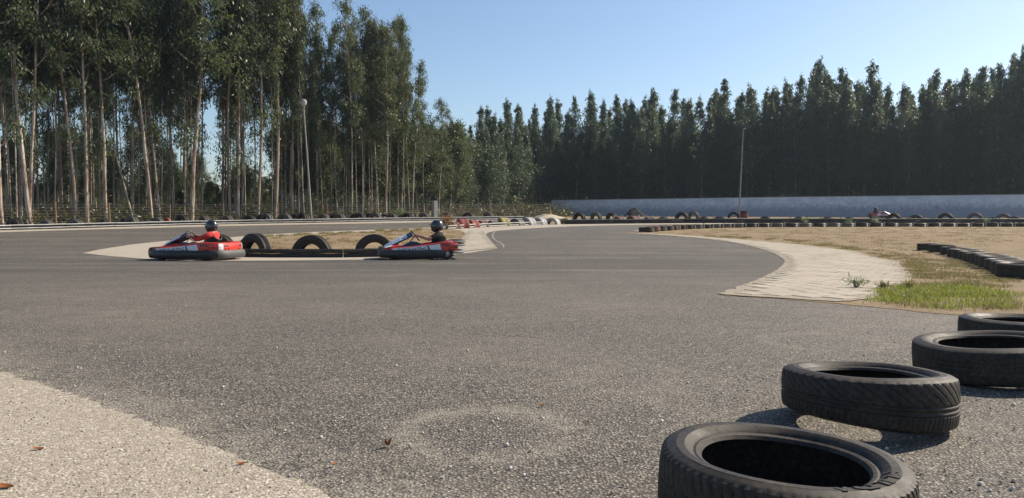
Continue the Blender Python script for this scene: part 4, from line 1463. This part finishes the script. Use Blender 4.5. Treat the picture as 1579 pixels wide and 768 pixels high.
# ------------------------------------------------------------------ loose stones, leaves
rs = np.random.RandomState(12); rr = random.Random(12)
ico = bmesh.new(); bmesh.ops.create_icosphere(ico, subdivisions=1, radius=1.0)
ico.verts.index_update()
iv = np.array([v.co[:] for v in ico.verts]); ifc = np.array([[v.index for v in f.verts] for f in ico.faces]); ico.free()
def pebbles(name, pts, s0, s1, mat, label):
    V = []; Fc = []
    for k, (x, y, z) in enumerate(pts):
        s = rr.uniform(s0, s1)
        A = rs.normal(0, 1, (3, 3)); Q, _ = np.linalg.qr(A)
        v = (iv * (1 + rs.normal(0, .14, (len(iv), 1)))) * np.array([s, s * rr.uniform(.6, 1), s * rr.uniform(.45, .8)])
        v = v @ Q.T
        V.append(v + np.array([x, y, z + s * .3])); Fc.append(ifc + k * len(iv))
    o = link(name, mesh_np(name, np.concatenate(V), np.concatenate(Fc)), mat)
    o['kind'] = 'stuff'
    tag(o, label, 'gravel')
P = []
while len(P) < 1000:
    px, py = rr.uniform(-20, 1600), 420 + 350 * rr.random() ** .6
    g = G(px, py)
    on_ap = inside((g.x, g.y), apl)
    if on_ap or rr.random() < .35:
        P.append((g.x, g.y, g.z + .010))
pebbles('loose_gravel', P, .002, .0052, M['pebble'], 'loose small gravel scattered over the asphalt and apron')
P = []
for _ in range(230):
    g = G(rr.uniform(0, 1579), 430 + 335 * rr.random() ** .7)
    P.append((g.x, g.y, g.z + .008))
pebbles('pale_gravel', P, .003, .0075, M['pebble_light'], 'scattered pale quartz chips on the asphalt')
def dead_leaf(px, py, size, rz, label, mat='dead_leaf', curl=.3):
    g = G(px, py)
    q = MB()
    P_ = []
    for i in range(7):
        t = i / 6
        w = size * .22 * math.sin(math.pi * min(.98, .06 + t * .92)) ** .8
        x = (t - .5) * size
        z = curl * size * (t - .5) ** 2 * 2
        P_.append([(x, -w, z + w * .5), (x, 0, z), (x, w, z + w * .5)])
    b, nu, nv = q.grid(P_)
    top = [(v[0], v[1], v[2] + .0012) for v in q.v[b:]]
    P2 = np.array(top).reshape(7, 3, 3)
    q.grid(P2)
    o = q.build('dead_leaf', M[mat])
    o.location = (g.x, g.y, g.z + .012)
    o.rotation_euler = (.15, .1, rz)
    tag(o, label, 'leaf', 'dead leaves on the ground')
dead_leaf(597, 693, .035, 1.2, 'curled orange leaf beside the pale tyre ring on the asphalt', curl=1.2)
dead_leaf(60, 699, .032, .2, 'small orange leaf lying on the pale apron')
dead_leaf(9, 759, .045, -.1, 'long orange leaf on the apron in the lower left corner')
dead_leaf(372, 722, .028, .5, 'small brown leaf near the edge of the apron')
dead_leaf(515, 723, .024, .9, 'tan leaf on the asphalt just right of the apron')
dead_leaf(835, 630, .024, .4, 'small tan leaf above the pale tyre ring')

# ------------------------------------------------------------------ karts
KA, KB, KN = .95, .64, 4.2
def kpath(t, a=KA, b=KB, n=KN):
    c, s = math.cos(t), math.sin(t)
    x = a * math.copysign(abs(c) ** (2 / n), c); y = b * math.copysign(abs(s) ** (2 / n), s)
    nx = math.copysign(abs(x / a) ** (n - 1), x) / a; ny = math.copysign(abs(y / b) ** (n - 1), y) / b
    l = math.hypot(nx, ny) or 1
    # narrower nose
    if x > .3:
        y *= 1 - .16 * ((x - .3) / .65) ** 1.5
    return Vector((x, y, 0)), Vector((nx / l, ny / l, 0))
# arc-length table so that pieces can be laid out by distance
_tt = np.linspace(-math.pi, math.pi, 2001)
_pp = np.array([kpath(t)[0][:2] for t in _tt])
_ss = np.concatenate([[0], np.cumsum(np.hypot(*np.diff(_pp, axis=0).T))])
def t_at_s(s):
    return float(np.interp(s, _ss, _tt))
def s_at_x(x, side):
    """arc length where the path passes x on the side +1 (left) or -1 (right)"""
    m = (_pp[:, 1] * side > 0)
    i = np.argmin(np.abs(_pp[:, 0] - x) + (~m) * 10)
    return float(_ss[i])
def ztop(x):
    return float(np.interp(x, [-.95, -.8, -.5, -.25, .1, .45, .7, .95], [.38, .395, .405, .365, .315, .285, .265, .24]))
def panel_pt(s, v, off):
    t = t_at_s(s)
    p, n = kpath(t)
    zb = .185
    z = zb + v * (ztop(p.x) - zb)
    bulge = .018 * math.sin(math.pi * min(1, max(0, v)))
    return p + n * (-.045 + bulge + off) + Vector((0, 0, z))
def panel(s0, s1, n=24, lip=.10):
    q = MB()
    P = []
    for i in range(n + 1):
        s = s0 + (s1 - s0) * i / n
        row = [panel_pt(s, v, 0) for v in (0, .2, .4, .6, .8, .95, 1.0)]
        t = t_at_s(s); p, nr = kpath(t)
        top = row[-1]
        row += [top - nr * .03 + Vector((0, 0, .008)), top - nr * lip + Vector((0, 0, .004)), top - nr * lip + Vector((0, 0, -.02)), row[0] - nr * .03]
        P.append([tuple(r) for r in row])
    b, nu, nv = q.grid(P, close_v=True)
    q.f += [tuple(b + k for k in range(nv)), tuple(b + n * nv + k for k in range(nv))]
    return q
def patch(s0, s1, v0, v1, off=.004, slant=0.0, n=10, thick=.003):
    q = MB()
    for o_ in (off,):
        P = []
        for i in range(n + 1):
            row = []
            for j in range(4):
                f = j / 3
                v = v0 + (v1 - v0) * f
                s = s0 + (s1 - s0) * i / n + slant * (f - .5)
                row.append(tuple(panel_pt(s, v, o_)))
            P.append(row)
        q.grid(P)
    return q
def build_kart(label, group, closed_rear=True):
    root = empty('racing_kart', (0, 0, 0))
    tag(root, label, 'kart', group)
    # wrap-around bumper in four pieces
    sect = [(-.045, .022), (.012, .028), (.040, .06), (.050, .115), (.042, .165), (.014, .203), (-.045, .21)]
    def ring(t0, t1, n, zs=1.0, name='bumper', mat='kart_grey', lift=0.0):
        q = MB()
        P = []
        for i in range(n + 1):
            t = t0 + (t1 - t0) * i / n
            p, nr = kpath(t)
            k = zs if abs(p.x) > .75 else 1.0
            P.append([tuple(p + nr * o_ + Vector((0, 0, .02 + lift + z * k))) for o_, z in sect])
        b, nu, nv = q.grid(P, close_v=True)
        q.f += [tuple(b + k for k in range(nv)), tuple(b + n * nv + k for k in range(nv))]
        return q.build(name, M[mat], root, smooth=True)
    ring(-.62, .62, 30, 1.28, 'front_bumper', 'kart_black')
    te = 2.42 if closed_rear else 1.86
    ring(.64, te, 30, 1.0, 'side_bumper', 'kart_black')
    ring(-te, -.64, 30, 1.0, 'side_bumper', 'kart_black')
    if closed_rear:
        ring(2.44, 2 * math.pi - 2.44, 30, 1.0, 'rear_bumper', 'kart_grey')  # rear piece paler than the rest: dust, plus sunlight put into its grey
    else:
        for z in (.17, .33, .41):
            q = MB()
            pts = []
            for i in range(25):
                t = 2.12 + (2 * math.pi - 4.24) * i / 24
                p, nr = kpath(t)
                pts.append(p + Vector((-.03 * min(1, max(0, (-.6 - p.x) / .3)) if z > .2 else 0, 0, 0)) + nr * (.02 if z > .2 else 0) + Vector((0, 0, z)))
            q.tube(pts, .022 if z > .2 else .035, 8)
            q.build('rear_guard', M['kart_pale'], root, smooth=True)
    # red body panels, stickers, slots
    for side in (1, -1):
        sF, sR = s_at_x(.70, side), s_at_x(-.84, side)
        pn = panel(sF, sR, 30).build('side_panel', M['kart_red'], root, smooth=True)
        sg = 1 if sR > sF else -1
        def S(x):
            return s_at_x(x, side)
        patch(S(.66), S(-.13), .12, .90, .004).build('sticker', M['kart_white'], pn)
        patch(S(-.17), S(-.42), .10, .86, .004, slant=sg * -.05).build('sticker', M['kart_white'], pn)
        patch(S(-.135), S(-.165), .12, .9, .0045, slant=sg * -.05, n=3).build('sticker_stripe', M['kart_stripe'], pn)
        for k in range(3):
            x = -.475 - .065 * k
            patch(S(x), S(x - .033), .55, .85, .003, slant=sg * -.035, n=3).build('vent_slot', M['kart_black'], pn)
        for k, x in enumerate((-.66, -.735, -.775)):
            patch(S(x), S(x - .024), .40, .56, .003, n=3).build('bolt_hole', M['kart_black'], pn)
        # lettering following the panel
        V, Fc = text_np('EUROKARTING', .085, .001)
        wt = max(v[0] for v in V)
        if side < 0:
            s_a, s_b = S(-.10), S(.54)
        else:
            s_a, s_b = S(.54), S(-.10)
        out = []
        for (u, v, _) in V:
            s = s_a + (s_b - s_a) * (u / wt)
            out.append(tuple(panel_pt(s, .26 + v / .062 * .52, .0065)))
        me = bpy.data.meshes.new('lettering')
        me.from_pydata(out, [], Fc)
        link('lettering', me, M['kart_text'], pn)
    if closed_rear:
        s0 = s_at_x(-.85, 1)
        q = MB(); P = []
        tl = np.linspace(2.47, 2 * math.pi - 2.47, 31)
        for t in tl:
            p, nr = kpath(float(t))
            zb, zt_ = .185, ztop(p.x)
            row = []
            for v in (0, .25, .5, .75, 1.0):
                row.append(tuple(p + nr * (-.045 + .02 * math.sin(math.pi * v)) + Vector((0, 0, zb + v * (zt_ - zb)))))
            top = Vector(row[-1])
            row += [tuple(top - nr * .04 + Vector((0, 0, .01))), tuple(top - nr * .22 + Vector((0, 0, .012))), tuple(top - nr * .22 - Vector((0, 0, .02))), tuple(Vector(row[0]) - nr * .03)]
            P.append(row)
        b, nu, nv = q.grid(P, close_v=True)
        q.f += [tuple(b + k for k in range(nv)), tuple(b + 30 * nv + k for k in range(nv))]
        rc = q.build('rear_cover', M['kart_red'], root, smooth=True)
        # number plates at the rear corners, following the cover
        for a0, a1 in ((3.14159 - .62, 3.14159 - .36), (3.14159 + .36, 3.14159 + .62)):
            q = MB(); P = []
            for t in np.linspace(a0, a1, 9):
                p, nr = kpath(float(t))
                P.append([tuple(p + nr * (-.045 + .02 * math.sin(math.pi * v) + .005) + Vector((0, 0, .185 + v * (ztop(p.x) - .185)))) for v in (.06, .35, .65, .95)])
            q.grid(P)
            q.build('number_plate', M['kart_white'], rc)
        for a0, a1, v0, v1 in ((-.30, -.10, .62, .80), (.10, .30, .62, .80), (-.26, -.21, .30, .44), (-.13, -.08, .30, .44), (.08, .13, .30, .44), (.21, .26, .30, .44)):
            q = MB(); P = []
            for t in np.linspace(math.pi + a0, math.pi + a1, 5):
                p, nr = kpath(float(t))
                P.append([tuple(p + nr * (-.045 + .02 * math.sin(math.pi * v) + .004) + Vector((0, 0, .185 + v * (ztop(p.x) - .185)))) for v in (v0, (v0 + v1) / 2, v1)])
            q.grid(P)
            q.build('vent_slot', M['kart_black'], rc)
    # nose cone
    q = MB(); P = []
    for i in range(13):
        u = -1 + 2 * i / 12
        P.append([(.88 - .05 * u * u, .40 * u, .20), (.86 - .06 * u * u, .39 * u, .265), (.70 - .05 * u * u, .36 * u, .33 - .03 * u * u), (.52, .30 * u, .36 - .05 * u * u), (.52, .30 * u, .20)])
    b, nu, nv = q.grid(P, close_v=True)
    q.f += [tuple(b + k for k in range(nv)), tuple(b + 12 * nv + k for k in range(nv))]
    nose = q.build('nose_cone', M['kart_red'], root, smooth=True)
    q = MB(); P = []
    for i in range(7):
        u = -.42 + .84 * i / 6
        P.append([(.868 - .06 * u * u, .39 * u, .270), (.70 - .05 * u * u + .005, .36 * u, .335 - .03 * u * u)])
    q.grid(P)
    q.build('number_plate', M['kart_white'], nose)
    for sgn in (-1, 1):
        q = MB(); P = []
        for i in range(5):
            u = sgn * (.55 + .40 * i / 4)
            P.append([(.868 - .06 * u * u, .392 * u, .272), (.70 - .05 * u * u + .005, .363 * u, .336 - .03 * u * u)])
        q.grid(P)
        q.build('sticker', M['kart_white'], nose)
    # tall steering fairing rising from the nose to the wheel
    q = MB(); P = []
    prof = [(.84, .31, .17), (.68, .41, .20), (.50, .50, .20), (.34, .57, .175), (.22, .625, .12)]
    for (x, z, w) in prof:
        ring_ = []
        for k in range(9):
            u = -1 + 2 * k / 8
            ring_.append((x - .03 * u * u, w * u, z - .085 * u * u))
        for k in range(8, -1, -1):
            u = -1 + 2 * k / 8
            ring_.append((x - .03 * u * u - .015, w * u * .94, z - .085 * u * u - .02))
        P.append(ring_)
    b, nu, nv = q.grid(P, close_v=True)
    q.f += [tuple(b + k for k in range(nv)), tuple(b + 4 * nv + k for k in range(nv))]
    fr = q.build('steering_fairing', M['kart_navy'], root, smooth=True)
    for sgn in (-1, 1):
        q = MB(); P = []
        for (x, z, w) in prof[:4]:
            P.append([(x - .03 * u * u + .002, w * u * 1.002, z - .085 * u * u + .004) for u in (sgn * .12, sgn * .5, sgn * .96)])
        q.grid(P)
        q.build('sticker', M['kart_white'], fr)
    # wheels
    for (x, y, r, w) in ((.56, .44, .128, .12), (.56, -.44, .128, .12), (-.56, .49, .14, .19), (-.56, -.49, .14, .19)):
        wroot = None
        Mx = Matrix.Translation((x, y, r)) @ Matrix.Rotation(math.pi / 2, 4, 'X')
        q = MB()
        q.lathe([(.07, -w * .42), (.10, -w * .5), (r - .012, -w * .48), (r, -w * .38), (r, w * .38), (r - .012, w * .48), (.10, w * .5), (.07, w * .42)], 28, Mx)
        wh = q.build('wheel_tyre', M['rubber'], root, smooth=True)
        q = MB()
        q.lathe([(.0, -w * .3), (.03, -w * .32), (.055, -w * .25), (.072, -w * .43), (.072, w * .43), (.055, w * .25), (.03, w * .32), (.0, w * .3)], 20, Mx)
        q.build('rim', M['chrome'], wh, smooth=True)
    # frame, floor tray, seat, engine, tank, steering
    q = MB()
    for sgn in (-1, 1):
        q.tube([(-.75, .30 * sgn, .09), (-.3, .32 * sgn, .07), (.2, .27 * sgn, .07), (.62, .20 * sgn, .09)], .016, 8)
    for x in (-.72, -.3, .25, .6):
        q.tube([(x, -.29, .085), (x, .29, .085)], .014, 8)
    q.tube([(-.56, -.5, .14), (-.56, .5, .14)], .02, 8)
    q.tube([(.56, -.44, .128), (.56, .44, .128)], .014, 8)
    q.build('frame', M['kart_black'], root, smooth=True)
    q = MB(); q.box((.12, 0, .062), (1.0, .5, .012))
    q.build('floor_tray', M['chrome'], root)
    q = MB(); P = []
    for (x, z, w, d) in ((.0, .15, .16, .03), (-.15, .105, .19, .05), (-.33, .115, .20, .06), (-.45, .22, .20, .08), (-.53, .36, .185, .08), (-.58, .47, .15, .04)):
        row = []
        for k in range(9):
            u = -1 + 2 * k / 8
            row.append((x + abs(u) ** 3 * d * 1.5, w * u, z + abs(u) ** 3 * d * 1.6))
        for k in range(8, -1, -1):
            u = -1 + 2 * k / 8
            row.append((x + abs(u) ** 3 * d * 1.5 - .012, w * u * 1.04, z + abs(u) ** 3 * d * 1.6 - .014))
        P.append(row)
    b, nu, nv = q.grid(P, close_v=True)
    q.f += [tuple(b + k for k in range(nv)), tuple(b + 5 * nv + k for k in range(nv))]
    q.build('seat', M['kart_black'], root, smooth=True)
    q = MB(); q.box((-.50, -.36, .21), (.26, .20, .18), 0, .9)
    en = bevel(q.build('engine', M['kart_black'], root), .015)
    q = MB(); q.lathe([(.0, -.07), (.06, -.065), (.07, 0), (.06, .065), (0, .07)], 14, Matrix.Translation((-.72, -.30, .33)) @ Matrix.Rotation(math.pi / 2, 4, 'Y'))
    q.build('exhaust', M['chrome'], en, smooth=True)
    q = MB(); q.box((-.70, .22, .32), (.16, .30, .14), 0, .85)
    bevel(q.build('fuel_tank', M['kart_grey'], root), .02)
    Ms = Matrix.Translation((.13, 0, .535)) @ Matrix.Rotation(R(-52), 4, 'Y')
    q = MB()
    q.tube([Ms @ Vector((.145 * math.cos(a), .145 * math.sin(a), 0)) for a in np.linspace(0, 2 * math.pi, 25)], .014, 8, False)
    for a in (0.5, 2.6, 4.71):
        q.tube([Ms @ Vector((0, 0, -.01)), Ms @ Vector((.14 * math.cos(a), .14 * math.sin(a), 0))], .009, 6)
    q.lathe([(0, -.02), (.035, -.02), (.035, .012), (0, .014)], 12, Ms)
    q.build('steering_wheel', M['kart_black'], root, smooth=True)
    q = MB(); q.tube([Ms @ Vector((0, 0, -.02)), (.45, 0, .14)], .013, 8)
    q.build('steering_column', M['chrome'], root)
    return root

def skin_body(name, verts, edges, rad, root_i, levels=2):
    me = bpy.data.meshes.new(name)
    me.from_pydata(verts, edges, [])
    o = bpy.data.objects.new(name, me)
    col.objects.link(o)
    sk = o.modifiers.new('skin', 'SKIN')
    sk.branch_smoothing = .4
    sk.use_smooth_shade = True
    lay = me.skin_vertices[0].data
    for i, r in enumerate(rad):
        lay[i].radius = (r, r) if not isinstance(r, tuple) else r
        lay[i].use_root = (i == root_i)
    sb = o.modifiers.new('sub', 'SUBSURF'); sb.levels = levels; sb.render_levels = levels
    dg = bpy.context.evaluated_depsgraph_get()
    new = bpy.data.meshes.new_from_object(o.evaluated_get(dg))
    new.name = name
    bpy.data.objects.remove(o)
    bpy.data.meshes.remove(me)
    new.polygons.foreach_set('use_smooth', np.ones(len(new.polygons), bool))
    return new
def driver(label, shirt, long_sleeves, helmet, head_turn):
    """seated figure in the kart's own coordinates, origin on the ground below the kart's middle"""
    V = []; E = []; Rd = []
    def add(p, r, parent=None):
        V.append(tuple(p)); Rd.append(r)
        if parent is not None:
            E.append((parent, len(V) - 1))
        return len(V) - 1
    pel = add((-.30, 0, .215), (.125, .15))
    sp = add((-.365, 0, .33), (.125, .16), pel)
    ch = add((-.42, 0, .465), (.13, .185), sp)
    nb = add((-.43, 0, .58), (.085, .11), ch)
    nk = add((-.41, 0, .645), .058, nb)
    hd = add((-.39, 0, .715), .085, nk)
    ht = add((-.385, 0, .78), .075, hd)
    hands = {}
    for s in (1, -1):
        sh = add((-.41, .195 * s, .555), .074, nb)
        ua = add((-.31, .245 * s, .50), .060, sh)
        el = add((-.175, .265 * s, .455), .047, ua)
        fa = add((-.06, .215 * s, .495), .040, el)
        wr = add((.045, .165 * s, .525), .028, fa)
        pa = add((.10, .150 * s, .535), (.030, .036), wr)
        # four fingers and a thumb curled round the rim
        for k in range(4):
            b0 = Vector((.128, (.150 + .004 * k) * s, .562 - .019 * k))
            f1 = add(b0, .0105, pa)
            f2 = add(b0 + Vector((.030 - .002 * k, -.010 * s, -.002)), .0095, f1)
            add(b0 + Vector((.030 - .002 * k, -.034 * s, -.010)), .008, f2)
        th1 = add((.105, .122 * s, .560), .011, pa)
        add((.130, .104 * s, .570), .009, th1)
        hp = add((-.22, .095 * s, .205), .088, pel)
        kn = add((.20, .185 * s, .355), .066, hp)
        cf = add((.36, .16 * s, .275), .056, kn)
        an = add((.60, .125 * s, .165), .040, cf)
        hl = add((.635, .125 * s, .135), .040, an)
        add((.70, .125 * s, .235), .036, hl)
    me = skin_body('driver_body', V, E, Rd, pel)
    for m in (M['skin'], shirt, M['jeans'], M['shoe']):
        me.materials.append(m)
    sl_end = .03 if long_sleeves else -.235
    for p in me.polygons:
        c = p.center
        if c.x > .575 and c.z < .34:
            p.material_index = 3
        elif (c.z < .30 and c.x > -.42) or (c.x > -.22 and c.z < .43 and abs(c.y) < .27 and not (c.z > .40 and abs(c.y) > .2 and c.x < .1)):
            p.material_index = 2
        elif c.z > .625 and abs(c.y) < .1:
            p.material_index = 0
        elif c.x < sl_end:
            p.material_index = 1
        else:
            p.material_index = 0
    root = link('person', me, [])
    tag(root, label, 'person', 'kart drivers')
    # full-face helmet
    q = MB()
    n, m = 26, 16
    C = Vector((-.375, 0, .752))
    P = []
    for i in range(n):
        a = 2 * math.pi * i / n
        row = []
        for j in range(m + 1):
            ph = -1.15 + (math.pi / 2 + 1.15) * j / m
            ex = .152 if math.cos(a) > 0 else .148
            front_ = max(0, math.cos(a))
            k = 1.0 + (.14 * front_ * max(0, -ph - .1) if ph < -.1 else 0)
            row.append((ex * math.cos(a) * math.cos(ph) ** .8 * k, .122 * math.sin(a) * math.cos(ph) ** .8, .145 * math.sin(ph)))
        P.append(row)
    Mh = Matrix.Translation(C) @ Matrix.Rotation(head_turn, 4, 'Z') @ Matrix.Rotation(R(6), 4, 'Y')
    P = [[tuple(Mh @ Vector(p)) for p in row] for row in P]
    q.grid(P, close_u=True)
    hm = q.build('helmet', helmet, root, smooth=True)
    so = hm.modifiers.new('solid', 'SOLIDIFY'); so.thickness = .012
    q = MB(); P = []
    for i in range(15):
        a = -1.25 + 2.5 * i / 14
        row = []
        for j in range(5):
            ph = -.16 + .46 * j / 4
            row.append(tuple(Mh @ Vector((.158 * math.cos(a) * math.cos(ph) ** .8, .127 * math.sin(a) * math.cos(ph) ** .8, .148 * math.sin(ph)))))
        P.append(row)
    q.grid(P)
    q.build('visor', M['visor'], hm, smooth=True)
    q = MB(); P = []
    for i in range(9):
        a = -.8 + 1.6 * i / 8
        P.append([tuple(Mh @ Vector(((.150 + e) * math.cos(a), .122 * math.sin(a) * (1 + e), z))) for (e, z) in ((0, .052), (.05, .050), (.05, .060), (0, .064))])
    b, nu, nv = q.grid(P, close_v=True)
    q.f += [tuple(b + k for k in range(nv)), tuple(b + 8 * nv + k for k in range(nv))]
    q.build('helmet_peak', helmet, hm, smooth=True)
    return root
def place(objs, px, y, heading):
    p = PX(px, y)
    slope = math.atan((gh(y + .8) - gh(y - .8)) / 1.6)
    for o in objs:
        o.location = (p.x, p.y, p.z + .008)
        o.rotation_mode = 'XYZ'
        # tilt with the ground, then yaw
        rot = Matrix.Rotation(slope, 4, 'X') @ Matrix.Rotation(heading, 4, 'Z')
        o.rotation_euler = rot.to_euler()
k1 = build_kart('red kart at left seen from behind its side, white plate on its rear cover', 'karts on the track', True)
d1 = driver('kart driver in a red long-sleeved top and black helmet, leaning into the turn', M['shirt_red'], True, M['helmet'], R(-12))
place([k1, d1], 303, 17.5, R(180 - 11))
k2 = build_kart('red and white kart in the centre with its rear wheel uncovered', 'karts on the track', False)
d2 = driver('kart driver in a black short-sleeved shirt and jeans with bare arms', M['shirt_black'], False, M['helmet_dark_blue'], R(6))
place([k2, d2], 649, 17.9, R(180 + 9))
k3 = copy_tree(k2)
k3['label'] = 'distant red kart passing in front of the white wall'
d3 = copy_tree(d2)
d3['label'] = 'distant kart driver in dark clothes in front of the white wall'
place([k3, d3], 1357, 62, R(-8))

# ------------------------------------------------------------------ thin bright haze of the backlit afternoon
q = MB()
q.box((0, 384, 12.0), (1900, 850, 28.0))
hz = q.build('haze', [])
hz['kind'] = 'stuff'
hz['label'] = 'thin pale haze in the air over the whole track'
hz['category'] = 'haze'
hm_ = bpy.data.materials.new('thin_haze')
hm_.use_nodes = True
nt = hm_.node_tree
nt.nodes.clear()
ov = nt.nodes.new('ShaderNodeOutputMaterial')
pv = nt.nodes.new('ShaderNodeVolumePrincipled')
pv.inputs['Color'].default_value = (.74, .86, 1.0, 1)
pv.inputs['Density'].default_value = .00030
pv.inputs['Anisotropy'].default_value = .45
nt.links.new(pv.outputs[0], ov.inputs['Volume'])
hz.data.materials.append(hm_)
